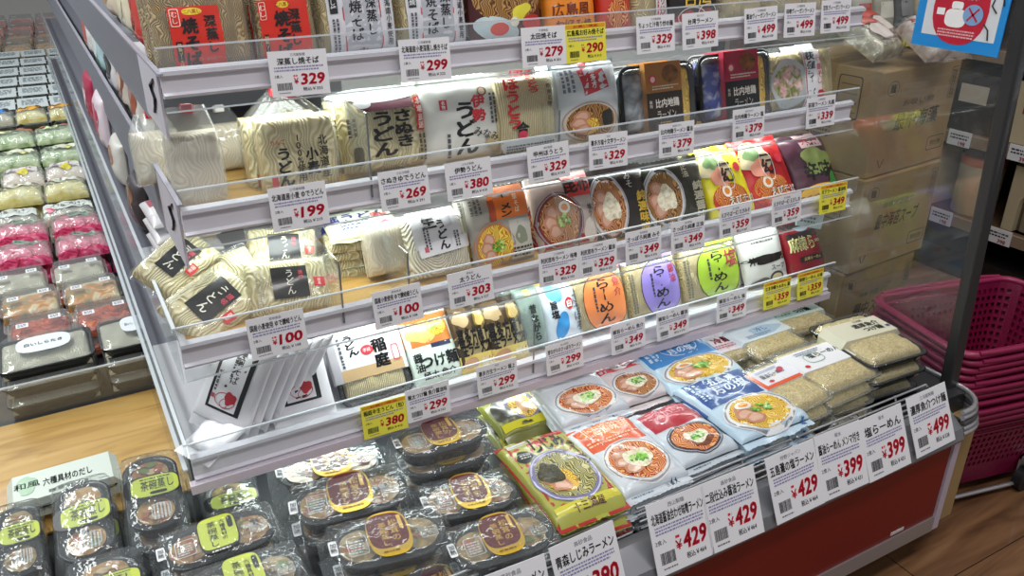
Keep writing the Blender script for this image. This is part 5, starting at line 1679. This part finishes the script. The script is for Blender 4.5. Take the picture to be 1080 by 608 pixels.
PD = [('e', .15, .1, .42, .3, mix_mat('green_grey_print', ['#5a7a6c', '#b8c8b8'], 80)), ('p', -.2, .0, .45, .2, 2, '#2c4a40')]
rows = [  # y, z, w, l, t, mat, design, n, colour words
    (2.78, .47, .155, .15, .05, PKR, PD, 'bright pink pickle pack', 'row behind the salad trays'),
    (2.96, .48, .155, .15, .05, PKR, PD, 'bright pink pickle pack', 'second pink row'),
    (3.16, .46, .17, .17, .045, WHT, [('r', -.9, -.6, .9, .7, '#e2e6e0'), ('t', '白菜漬け', .0, .1, .3, '#50605c', {'b': .03, 'w': 1.0}), ('e', -.6, -.5, .2, .2, '#d04060')], 'white lettered pickle pack', 'row behind the pink packs'),
    (3.40, .47, .15, .17, .055, YEL, [('e', 0, .3, .6, .3, '#eef0e0'), ('p', -.4, .2, .4, .4, 2, '#7a8a50')], 'pale yellow pickle pack', 'row behind the white lettered packs'),
    (3.64, .47, .15, .19, .05, PNW, [('r', -.7, -.3, .7, .5, '#e8e0de'), ('p', -.5, -.1, .5, .3, 2, '#a07080'), ('e', 0, -.6, .3, .2, '#e8d850')], 'pale pink pickle pack', 'row behind the pale yellow packs'),
    (3.92, .47, .17, .22, .05, GRN, [('e', .1, .1, .6, .5, '#e8ecd0', {'wob': .15}), ('e', .4, -.3, .2, .2, '#f0e060'), ('e', -.2, .2, .12, .12, '#1c7a50')], 'pale green vegetable pack', 'row behind the pale pink packs'),
    (4.25, .48, .19, .26, .05, GRN, [('e', -.3, .0, .4, .3, '#dcecb0', {'wob': .15}), ('r', -.9, .5, .9, .9, '#c88060')], 'leafy green vegetable pack', 'row before the blue packs'),
]
NTH = ('farthest from the shelf side', 'second from the shelf side', 'against the shelf side')
for ri, (y, z, w, l, t, mt, D, cw, rw) in enumerate(rows):
    x0_ = {2.78: .09, 2.96: .09, 3.16: .085, 3.40: .085, 3.64: .10, 3.92: .115, 4.25: .13}[y]
    xs = [x0_ - w * .5 - (q * w * 1.02) for q in range(2 + (y > 3.0) + (y > 3.8))]
    for q, x in enumerate(xs):
        which = ('nearest the shelf side', 'second from the shelf side', 'third from the shelf side', 'fourth from the shelf side')[q]
        soft_pack('%s %s, %s' % (cw, which, rw), x + math.sin(q * 3 + y) * .005, y, z, w, l, t, mt, D, cw + 's')
        # what it rests on
        deli_tray('lower %s %s, %s' % (cw, which, rw), x, y, .404, w * .97, l * .96, z - .406, mt, 'lower layer of the ' + cw + 's', 'pickle_pack', lid=False, sticker=False)
xs = [.08, -.06, -.20, -.34]
for q, x in enumerate(xs):
    c = ('#f0a818', '#f0b020', '#2c84dc', '#e8e8d0')[q]
    nm = ('orange yellow', 'yellow', 'bright blue', 'cream')[q]
    D = [('e', -.1, .35, .8, .25, c, {'p': 3}), ('e', .0, -.25, .8, .25, c, {'p': 3}), ('e', .55, .35, .2, .2, '#1c2838' if q == 2 else '#7a4a10'), ('e', .6, -.25, .2, .2, '#1c2838' if q == 2 else '#7a4a10'), ('p', -.7, .25, .3, .45, 1, '#fff'), ('p', -.7, -.35, .3, -.15, 1, '#fff')]
    soft_pack('%s printed pickle pack, %s' % (nm, ('nearest the shelf side', 'second from the shelf side', 'third from the shelf side', 'fourth from the shelf side')[q]), x, 4.62, .50, .135, .26, .05, WHT if q > 1 else YEL, D, None)
    deli_tray('tray carrying the %s printed pickle pack' % nm, x, 4.62, .404, .13, .25, .09, WHT, None, 'pickle_pack', lid=False, sticker=False)
TOFU = mix_mat('tofu_white', ['#c8d0cc', '#dfe6e2', '#eef2f0'], 8, .4, bstr=.1)
for ri in range(6):
    y = 5.0 + ri * .30
    for q in range(6):
        x = .105 + ri * .012 - q * .150
        tp = deli_tray('white tofu pack, %s from the shelf side, %s of the tofu rows' % (('first', 'second', 'third', 'fourth', 'fifth', 'sixth')[q], ('nearest', 'second', 'third', 'fourth', 'fifth', 'farthest')[ri]), x, y, .42 + ri * .005, .145, .26, .09, TOFU, 'white tofu packs', 'tofu_pack', lid=False, sticker=False, tray=M('#e2e8e6', .4))
        b = MB()
        b.box((-.070, -.125, .088), (.070, .125, .090), M('#dfe6e6', .4))
        put_print(b, -.05, -.06, .05, .08, 5, M('#7a8c94'), lambda a, c: .090, .001, random.Random(q + ri * 9))
        b.build('top_film', tp)
for ri, (y, mt, nm) in enumerate(((6.95, MIXV, 'greenish vegetable tray'), (7.4, MIXV, 'greenish vegetable tray'), (7.9, PPF, 'coral pink fish pack'), (8.45, PPF, 'coral pink fish pack'))):
    for q in range(4):
        deli_tray('%s, %s from the shelf side, %s' % (nm, ('first', 'second', 'third', 'fourth')[q], ('nearer row', 'farther row')[ri % 2]), (.13 + ri * .02) - q * .20, y, .45, .19, .36, .10, mt, nm + 's', 'fish_pack' if ri > 1 else 'deli_tray', nstick=1)

# packs on the long side shelves, seen past the clear guards
def side_pack(k, y, z_off, h, wd, base, D, label, lean=3, yaw=0, t=.04):
    Yf, zb, zt, X0 = SH[k]
    m = Matrix.Translation((X0 + .008 + h / 2 * math.sin(R(lean)), y, zb + .018 + z_off + h / 2 * math.cos(R(lean)))) @ Matrix.Rotation(R(-90 + yaw), 4, 'Z') @ Matrix.Rotation(R(90 - lean), 4, 'X') @ Matrix.Translation((0, 0, -t))
    return pouch('side_pouch', label, 'noodle pack', wd, h, t, base, D, m)


SD = [(2, 1.98, .15, .15, '#e4dcd4', [('e', 0, 0, .7, .5, '#a8583c', {'wob': .1}), ('r', -.8, -.9, .8, -.3, '#1c1a1e'), ('t', '蕎麦', 0, .6, .3, '#1c1a1e', {'b': .06}), ('p', -.6, -.8, .6, -.4, 3, '#e8e8e8')], 'black and brown printed pouch on the side of the second shelf, nearest the corner'),
      (2, 2.20, .15, .16, '#d8ccc0', [('e', 0, .1, .7, .5, '#8a4c34', {'wob': .1}), ('e', .1, .1, .3, .3, '#e8c8b0'), ('r', -.8, -.9, .8, -.5, '#30241c')], 'brown bowl printed pouch on the side of the second shelf, second from the corner'),
      (2, 2.48, .15, .17, '#e8e4e8', [('e', .2, .0, .5, .5, '#1c1c1c', {'wob': .1}), ('t', 'そば', -.3, 0, .6, '#222', {'v': True, 'b': .08})], 'white pouch with black figures on the side of the second shelf'),
      (2, 2.80, .15, .18, '#b8d8dc', [('e', 0, .0, .6, .5, '#e8f4f4'), ('e', 0, -.5, .5, .2, '#5a8a5c')], 'pale blue pouch on the side of the second shelf'),
      (2, 3.15, .15, .2, '#e0dcd8', [('e', 0, .0, .6, .5, '#c8584c')], 'white and coral pouch on the side of the second shelf'),
      (3, 2.75, .17, .2, '#e8d8e0', [('e', 0, .0, .7, .6, '#c01c50', {'wob': .1}), ('r', -.8, -.9, .8, -.5, '#e8e0e0')], 'pink shellfish pouch on the side of the third shelf'),
      (3, 3.1, .17, .22, '#b0244c', [('e', 0, .0, .5, .4, '#e8c8d0', {'wob': .1})], 'crimson pouch on the side of the third shelf'),
      (3, 2.35, .13, .16, '#d8d4cc', [('e', 0, .2, .5, .4, '#a8603c')], 'white pouch with a brown spot on the side of the third shelf'),
      (3, 1.98, .13, .15, '#3c3438', [('e', 0, .2, .6, .4, '#8a5c44', {'wob': .1})], 'dark brown pouch on the side of the third shelf'),
      (1, 1.70, .16, .14, '#c8281c', [('r', -.8, -.8, .8, .8, '#d83420'), ('t', '焼そば', 0, 0, 1.0, '#1c1010', {'v': True, 'b': .05})], 'red yakisoba pouch facing the long side on the top shelf'),
      (1, 1.92, .14, .16, '#e4dcc0', [('e', 0, .0, .6, .5, '#f0e8c8')], 'cream pouch facing the long side on the top shelf'),
      (1, 2.2, .14, .18, '#d8c8b0', [('e', 0, .0, .6, .5, '#c89858')], 'tan pouch facing the long side on the top shelf')]
for k, y, h, wd, base, D, lab in SD:
    side_pack(k, y, 0, h, wd, base, D, lab)
for i in range(4):   # pile of flat packs on the third shelf side
    Yf, zb, zt, X0 = SH[3]
    D = [('r', -.7, -.8, .7, .8, ('#e2e0e0', '#e8d8b4', '#d8e0e8', '#e6e2e0')[i]), ('t', ('特選', '干し', '乾麺', '塩分')[i], 0, .3, .5, '#4a5060', {'b': .03}), ('r', -.7, -.8, .0, -.3, ('#c03848', '#e0b040', '#d02840', '#b85060')[i])]
    pouch('side_pouch', 'flat white and red pack in the pile behind the clear side guard, ' + ('lowest', 'second', 'third', 'topmost')[i], 'noodle pack', .16, .13, .03, '#dcd8dc', D, flat(X0 + .085, 1.72 + i * .015, zb + .018 + i * .029, -88, 0), 'flat packs behind the side guard', seal=.003)

# ------------------------------------------------------------------ cardboard boxes beyond the glass
def carton(label, x, y, z, w, d, h, yaw, txt, sub, open_top=False):
    r = empty('cardboard_box', label, 'box', 'stack of cardboard boxes', flat(x, y, z, yaw))
    CB = CARDBOARD()
    b = MB()
    b.box((0, 0, 0), (w, d, h), CB, .004)
    b.build('body', r)
    b = MB()
    b.box((.002, d * .5 - .002, h), (w - .002, d * .5 + .002, h + .0012), M('#6f5836', .7))
    b.box((-.0006, d * .5 - .025, h - .05), (w + .0006, d * .5 + .025, h + .0014), film('packing_tape', '#b08c58', .5, .15, 4, .1, .001, .6))
    b.build('tape', r)
    INKB = M('#3a2e22', .7)
    b = MB()   # print on the front face (local -y) and the left face (local -x)
    f = lambda a, c: 0.0
    t = MB()
    put_text(t, txt, w * .02, 0, h * .16, INKB, f, 0, w=w * .56, bold=.02, shear=.15)
    put_text(t, sub, 0, h * .17, h * .06, INKB, f, 0, w=w * .4, bold=0, shear=.15)
    put_frame(t, w * .35, -h * .30, w * .11, h * .07, .0018, INKB, f, 0, p=12)
    put_text(t, '割れ物', w * .35, -h * .30, h * .06, INKB, f, 0, w=w * .14, bold=0)
    put_frame(t, w * .43, h * .28, w * .045, h * .15, .0016, INKB, f, 0, p=12)
    put_print(t, w * .40, h * .15, w * .46, h * .40, 2, INKB, f, 0, random.Random(4), vertical=True)
    put_frame(t, -w * .36, h * .33, w * .07, h * .07, .0014, INKB, f, 0, p=2)
    put_text(t, '麺', -w * .36, h * .33, h * .08, INKB, f, 0)
    for s in (-1, 1):
        put_rect(t, -w * .35 + s * .008 - .0015, -h * .42, -w * .35 + s * .008 + .0015, -h * .33, INKB, f, 0, rot=-s * 28)
    t.xf(Matrix.Translation((w / 2, -.0008, h / 2)) @ Matrix.Rotation(R(90), 4, 'X'))
    b.add(t.v, t.f, INKB)
    t = MB()
    put_frame(t, d * .22, h * .22, d * .11, h * .20, .003, INKB, f, 0, p=12)
    for q in range(4):
        put_rect(t, d * .14, h * (.08 + q * .085), d * .30, h * (.08 + q * .085) + .002, INKB, f, 0)
    put_print(t, -d * .35, -h * .2, d * .1, h * .02, 5, INKB, f, 0, random.Random(9))
    t.xf(Matrix.Translation((-.0008, d / 2, h / 2)) @ Matrix.Rotation(R(-90), 4, 'Z') @ Matrix.Rotation(R(90), 4, 'X'))
    b.add(t.v, t.f, INKB)
    b.build('print', r)
    return r


bx = 1.93
pa, pb = atX(912, 190, bx), atX(895, 291, bx)
hbox = (pa.z - pb.z)
ybox = (pa.y + pb.y) / 2
wb_ = atY(1003, 165, ybox).x - bx
zb2 = pb.z
DB = .34
carton('middle cardboard box of the stack behind the side glass, lettered in dark script', bx, ybox, zb2, wb_, DB, hbox - .002, 4, '最中海苔スープ', '味噌汁仕立て')
carton('top cardboard box of the stack behind the side glass, reaching the third shelf', bx + .002, ybox + .004, zb2 + hbox, wb_ * 1.02, DB, hbox * 1.02, 5, '最中海藻', 'お吸い物')
carton('bottom cardboard box of the stack, half hidden by the shopping baskets', bx - .01, ybox + .01, zb2 - hbox, wb_ * .96, DB, hbox - .002, 3, '最中スープ', '味噌汁')
carton('lowest cardboard box of the stack standing on the floor', bx - .005, ybox + .012, 0.0, wb_ * .98, DB, zb2 - hbox - .002, 4, '最中', '味噌汁')
# clear bags heaped on the topmost box
ztop = zb2 + hbox * 2.02 + .004
for i, (dx, dy, c, lab) in enumerate(((.20, .03, '#d8c0b4', 'clear bag of pale crackers with red print on top of the boxes'), (.31, .10, '#c8b8b0', 'clear bag with a dark round print on top of the boxes, rightmost'), (.06, .12, '#a89c7c', 'clear bag of greenish snacks on top of the boxes, leftmost'), (.19, .22, '#c0a890', 'clear bag of brown snacks at the back on top of the boxes'))):
    D = [('r', -.7, .3, .7, .8, '#d0442c'), ('e', 0, -.1, .5, .4, '#e8d8d0', {'wob': .1}), ('p', -.5, -.7, .5, -.4, 2, '#604840')] if i != 1 else [('e', 0, -.2, .55, .4, '#5a5860'), ('e', 0, -.2, .35, .25, '#c8c4c4'), ('r', -.7, .5, .7, .85, '#c85040')]
    m = Matrix.Translation((bx + dx, ybox + dy, ztop + .045)) @ Matrix.Rotation(R(-8 + i * 9), 4, 'Z') @ Matrix.Rotation(R(28), 4, 'X')
    pouch('snack_bag', lab, 'snack bag', .15, .17, .05, c, D, m, 'bags on top of the boxes', inner=mix_mat('snack_' + str(i), ['#8a6a48', c, '#e8dcc8'], 30), clear=WRAP())

# ------------------------------------------------------------------ nested shopping baskets
MAG = M('#7d123e', .4)
MAGD = M('#8c1848', .38)


def basket_meshes():
    hx, hy, H = .235, .165, .235
    N = 76

    def outline(z):
        s = .80 + .20 * z / H
        pts = rrect(hx * s, hy * s, .045, 6)
        # resample evenly
        P_ = [Vector((a, c)) for a, c in pts]
        P_.append(P_[0])
        d = [0]
        for i in range(1, len(P_)):
            d.append(d[-1] + (P_[i] - P_[i - 1]).length)
        out = []
        k = 0
        for i in range(N):
            t = d[-1] * i / N
            while d[k + 1] < t:
                k += 1
            u = (t - d[k]) / max(1e-9, d[k + 1] - d[k])
            out.append(P_[k].lerp(P_[k + 1], u))
        return out
    b = MB()
    rows = 11
    zs = [H * j / rows for j in range(rows + 1)]
    O = [outline(z) for z in zs]
    V, Fc = [], []
    for j in range(rows):
        for i in range(N):
            i2 = (i + 1) % N
            q = [Vector((*O[j][i], zs[j])), Vector((*O[j][i2], zs[j])), Vector((*O[j + 1][i2], zs[j + 1])), Vector((*O[j + 1][i], zs[j + 1]))]
            base = len(V)
            if j in (0, rows - 1) or (i % 19 == 0):
                V += q
                Fc.append((base, base + 1, base + 2, base + 3))
                continue
            c = sum(q, Vector()) / 4
            inn = [p.lerp(c, .42) for p in q]
            V += q + inn
            for e in range(4):
                Fc.append((base + e, base + (e + 1) % 4, base + 4 + (e + 1) % 4, base + 4 + e))
    b.add(V, Fc, MAG)
    walls = b
    bt = MB()
    o0 = outline(0)
    bt.add([(p.x, p.y, 0) for p in o0], [tuple(range(N))], MAG)
    rim = MB()
    oT = outline(H)

    def off(s, z):
        return [(p.x * (1 + s / hx), p.y * (1 + s / hy), z) for p in oT]
    rim.loft([off(-.002, H - .006), off(.012, H - .010), off(.016, H - .002), off(.012, H + .005), off(.000, H + .006), off(-.004, H), off(-.002, H - .006)], MAGD)
    rim2 = MB()
    oM = outline(H * .80)
    rim2.loft([[(p.x * (1 + s / hx), p.y * (1 + s / hy), z) for p in oM] for s, z in ((0, H * .79), (.006, H * .785), (.006, H * .81), (0, H * .80))], MAGD)
    hd = []
    for s in (-1, 1):
        hd.append(MB())
        hd[-1].tube([(-hx * .86, s * hy * 1.06, H + .004)] + [(-hx * .86 + hx * 1.72 * k / 8, s * (hy * 1.06 + .006), H + .006) for k in range(1, 8)] + [(hx * .86, s * hy * 1.06, H + .004)], .006, MAGD, 8)
    return walls, bt, rim, rim2, hd


BP = [atZ(1012, 380, .49), atZ(905, 312, .49)]
ang = math.degrees(math.atan2(BP[0].x - BP[1].x, BP[1].y - BP[0].y))
BYAW = ang
d_ = Vector((math.cos(R(BYAW)), math.sin(R(BYAW)), 0))
e_ = Vector((-math.sin(R(BYAW)), math.cos(R(BYAW)), 0))
near = Vector((BP[0].x + .045, BP[0].y + .01, 0))
ctr = near + d_ * .235 + e_ * .165
wl, bt_, rm, rm2, hd = basket_meshes()
NB = 11
first = None
for i in range(NB):
    z = .035 + i * .0215
    jx = math.sin(i * 2.3) * .004
    m = Matrix.Translation((ctr.x + jx, ctr.y + math.cos(i * 1.7) * .004, z)) @ Matrix.Rotation(R(BYAW + math.sin(i) * .8), 4, 'Z')
    nth = ('lowest', 'second from the bottom', 'third from the bottom', 'fourth from the bottom', 'fifth from the bottom', 'sixth from the bottom', 'fifth from the top', 'fourth from the top', 'third from the top', 'second from the top', 'topmost')[i]
    lab = 'magenta plastic shopping basket, %s of the nested stack' % nth
    if i == 0:
        first = empty('shopping_basket', lab, 'shopping basket', 'nested shopping baskets', m)
        wl.build('lattice_wall', first)
        bt_.build('bottom', first)
        rm.build('rim', first)
        rm2.build('lower_band', first)
        for h_ in hd:
            h_.build('handle', first)
    else:
        copy_thing(first, m, lab, 'nested shopping baskets')
# wheeled base under the baskets
tr = empty('basket_trolley', 'chromed wheeled base with black casters under the magenta baskets', 'trolley', None, Matrix.Translation((ctr.x, ctr.y, 0)) @ Matrix.Rotation(R(BYAW), 4, 'Z'))
b = MB()
b.tube([(a, c, .024) for a, c in rrect(.22, .16, .03, 4)], .006, STEEL, 8, closed=True)
b.build('frame', tr)


def caster(x, y, parent):
    c = MB()
    c.loft([[(x + dx, y + .022 * math.cos(a), .022 + .022 * math.sin(a)) for a in [2 * PI * k / 20 for k in range(20)]] for dx in (-.009, .009)], M('#141416', .5), True, True, False)
    o = c.build('wheel', parent)
    h = MB()
    h.tube([(x - .012, y, .022), (x + .012, y, .022)], .006, STEEL, 8)
    h.build('axle', o)


for x, y in ((-.20, -.14), (.20, -.14), (-.20, .14), (.20, .14)):
    caster(x, y, tr)
# shopping cart corner at the right edge
p = atZ(1078, 506, .03)
ct = empty('shopping_cart', 'chromed leg and black caster of a cart at the right edge of the picture', 'cart', None, Matrix.Translation((p.x, p.y, 0)))
c = MB()
c.loft([[(.034 * math.cos(a), dy, .034 + .034 * math.sin(a)) for a in [2 * PI * k / 24 for k in range(24)]] for dy in (-.012, -.009, .009, .012)], M('#161618', .5), True, True, False)
o = c.build('wheel', ct)
c = MB()
c.tube([(0, -.016, .034), (0, .016, .034)], .010, STEEL, 10)
c.build('hub', o)
c = MB()
c.box((-.006, -.020, .03), (.05, -.015, .10), STEEL)
c.box((-.006, .015, .03), (.05, .020, .10), STEEL)
c.box((-.006, -.020, .09), (.05, .020, .10), STEEL)
c.build('fork', ct)
c = MB()
c.tube([(.03, 0, .09), (.06, .0, .3), (.12, .05, .75)], .012, STEEL, 10)
c.build('leg', ct)
c = MB()
c.tube([(.03, 0, .11), (.7, .1, .11)], .010, STEEL, 10)
c.build('frame', ct)

# ------------------------------------------------------------------ dry goods shelving across the aisle
gx = 3.25
g1 = atX(1030, 235, gx)
g2 = atX(1060, 152, gx)
z1, z2 = g1.z, g2.z
sf = empty('store_shelving', 'brown steel shelving with price strips across the aisle behind the baskets', 'shelving')
BRW = M('#6a5240', .6)
b = MB()
b.box((gx + .02, 0.4, 0), (gx + .45, 8, z1 - .16), M('#171413', .6))
b.build('base', sf)
b = MB()
b.box((gx + .44, 0.4, 0), (gx + .46, 8, 2.2), M('#3a2f2a', .7))
b.build('back_panel', sf)
LV = [z1, z2, z2 + (z2 - z1), z2 + 2 * (z2 - z1)]
for z in LV:
    b = MB()
    b.box((gx, .4, z - .03), (gx + .44, 8, z), BRW)
    b.build('shelf', sf)
    b = MB()
    b.box((gx - .012, .4, z - .045), (gx, 8, z), M('#8f7c68', .5))
    b.build('price_strip', sf)
BEI = M('#cbbd9c', .6)
DAR = M('#3b3430', .6)
nn = 0


def goods_box(y, z, w, h, label, style):
    d = .16
    r = empty('gift_carton' if style != 'can' else 'paper_canister', label, 'carton' if style != 'can' else 'canister', None, Matrix.Translation((gx + .03, y, z)))
    b = MB()
    if style == 'can':
        rr = w / 2
        cs = lambda s: [(rr + rr * s * math.cos(a), rr * s * math.sin(a)) for a in [2 * PI * k / 24 for k in range(24)]]
        b.loft([[(a, c, zz) for a, c in cs(s)] for s, zz in ((.96, 0), (1, .004), (1, h * .86))], BEI, True, True)
        b.build('body', r)
        b = MB()
        b.loft([[(a, c, zz) for a, c in cs(s)] for s, zz in ((1.03, h * .86), (1.03, h * .97), (.97, h), (.9, h))], M('#c8764c', .5), True, True)
        b.build('lid', r)
    elif style == 'arch':
        # carton with an arched recess in its front
        yy = [(-w / 2, 0), (-w * .26, 0)] + [(-w * .26 * math.cos(R(a)), h * .42 + w * .26 * math.sin(R(a))) for a in range(0, 181, 20)] + [(w * .26, 0), (w / 2, 0), (w / 2, h), (-w / 2, h)]
        n = len(yy)
        b.add([(0, a, c) for a, c in yy], [tuple(range(n))[::-1]], BEI)
        ar = yy[1:-3]
        b.loft([[(x, a, c) for a, c in ar] for x in (0, .03)], BEI, False, False, False)
        b.add([(.03, -w / 2, 0), (.03, w / 2, 0), (.03, w / 2, h), (.03, -w / 2, h)], [(3, 2, 1, 0)], M('#6d6250', .6))
        b.box((.031, -w / 2, 0), (d, w / 2, h), BEI)
        b.box((0, -w / 2, h - .003), (d, w / 2, h), M('#d8ccb0', .6))
        b.box((0, -w / 2, 0), (.032, -w / 2 + .002, h), BEI)
        b.box((0, w / 2 - .002, 0), (.032, w / 2, h), BEI)
        b.build('body', r)
        c = MB()
        c.box((.012, -w * .17, 0), (.028, w * .17, h * .46), M('#948770', .5), .006)
        c.build('inner_pack', r)
    else:
        b.box((0, -w / 2, 0), (d, w / 2, h), DAR if style == 'dark' else BEI, .003)
        b.box((-.001, -w * .3, h * .5), (0, w * .3, h * .8), M('#d8cdb8' if style == 'dark' else '#8a4a34', .6))
        b.build('body', r)
    return r


ys = atX(1050, 240, gx).y
lay = [(-.62, .20, 'arch'), (-.36, .20, 'arch'), (-.10, .20, 'arch'), (.18, .17, 'can'), (.42, .19, 'arch'), (.66, .17, 'can'), (.90, .2, 'plain'), (1.16, .2, 'plain')]
hh = (z2 - z1) * .78
for i, (dy, w, st) in enumerate(lay):
    nm = {'arch': 'beige arched carton', 'can': 'beige canister with orange lid', 'plain': 'plain beige carton'}[st]
    goods_box(ys + dy, z1, w, hh * (.92 if st == 'can' else 1), '%s, %s from the near end, brown shelf across the aisle' % (nm, ('first', 'second', 'third', 'fourth', 'fifth', 'sixth', 'seventh', 'eighth')[i]), st)
for i in range(8):
    goods_box(ys - .3 + i * .27, z2, .20, hh * .9, '%s carton, %s on the upper brown shelf across the aisle' % (('dark', 'beige')[i % 2], ('first', 'second', 'third', 'fourth', 'fifth', 'sixth', 'seventh', 'eighth')[i]), ('dark', 'plain')[i % 2])
for z, key in ((z1, 'lower'), (z2, 'upper')):
    for i in range(7):
        y = ys - .55 + i * .26
        b = MB()
        yl = (i == 5 or i == 4)
        b.box((gx - .016, y - .05, z - .05), (gx - .0135, y + .05, z + .012), M('#f0e44c' if yl else '#e8e8ec', .5))
        t = MB()
        put_print(t, -.04, -.005, .04, .02, 2, INK, lambda a, c: 0, 0, random.Random(i))
        put_text(t, str(198 + 100 * (i % 3)), .015, -.018, .016, RED, lambda a, c: 0, 0, bold=.04)
        t.xf(Matrix.Translation((gx - .0165, y, z - .02)) @ Matrix.Rotation(R(-90), 4, 'Z') @ Matrix.Rotation(R(90), 4, 'X'))
        for f_, mi in zip(t.f, t.m):
            pass
        k0 = len(b.v)
        b.v += t.v
        for f_, mi in zip(t.f, t.m):
            b.f.append([k0 + q for q in f_]); b.m.append(b.mi(t.mats[mi])); b.sm.append(False)
        tag(b.build('shelf_price_card'), '%s price card, %s on the %s strip of the brown shelving' % ('yellow' if yl else 'white', ('first', 'second', 'third', 'fourth', 'fifth', 'sixth', 'seventh')[i], key), 'price tag')
# far packs seen between the top shelf and the notice
FY = 2.15
q0 = atY(930, 42, FY)
sf2 = empty('store_shelving', 'low shelving with yellow price cards seen between the top shelf and the notice', 'shelving')
b = MB()
b.box((q0.x - .35, FY + .02, 0), (q0.x + .40, FY + .35, q0.z - .03), M('#4a4440', .6))
b.build('base', sf2)
b = MB()
b.box((q0.x - .35, FY, q0.z - .03), (q0.x + .40, FY + .35, q0.z), M('#8a8478', .5))
b.build('shelf', sf2)
for i in range(4):
    b = MB()
    x = q0.x - .16 + i * .10
    b.box((x, FY - .008, q0.z - .035), (x + .09, FY - .004, q0.z + .02), M('#efe24a', .5))
    b.box((x, FY - .010, q0.z + .010), (x + .09, FY - .0085, q0.z + .02), M('#c83c2c', .5))
    tag(b.build('shelf_price_card'), 'yellow and red price card, %s on the low far shelving' % ('first', 'second', 'third', 'fourth')[i], 'price tag')
for i in range(6):
    x = q0.x - .30 + i * .12
    cc = ('#b8aa84', '#98a070', '#c8c0b0', '#a8a494', '#3c3a38', '#b0a080')[i]
    pouch('snack_bag', 'far noodle bag %s from the left on the low far shelving' % ('first', 'second', 'third', 'fourth', 'fifth', 'sixth')[i], 'snack bag', .115, .17, .05, cc, [('r', -.6, -.3, .6, .4, ('#6a7a3c', '#d8d0b8', '#c85040', '#e0dcd0', '#888', '#b03028')[i])], Matrix.Translation((x, FY + .09, q0.z + .085)) @ Matrix.Rotation(R(75), 4, 'X'), 'bags on the low far shelving')
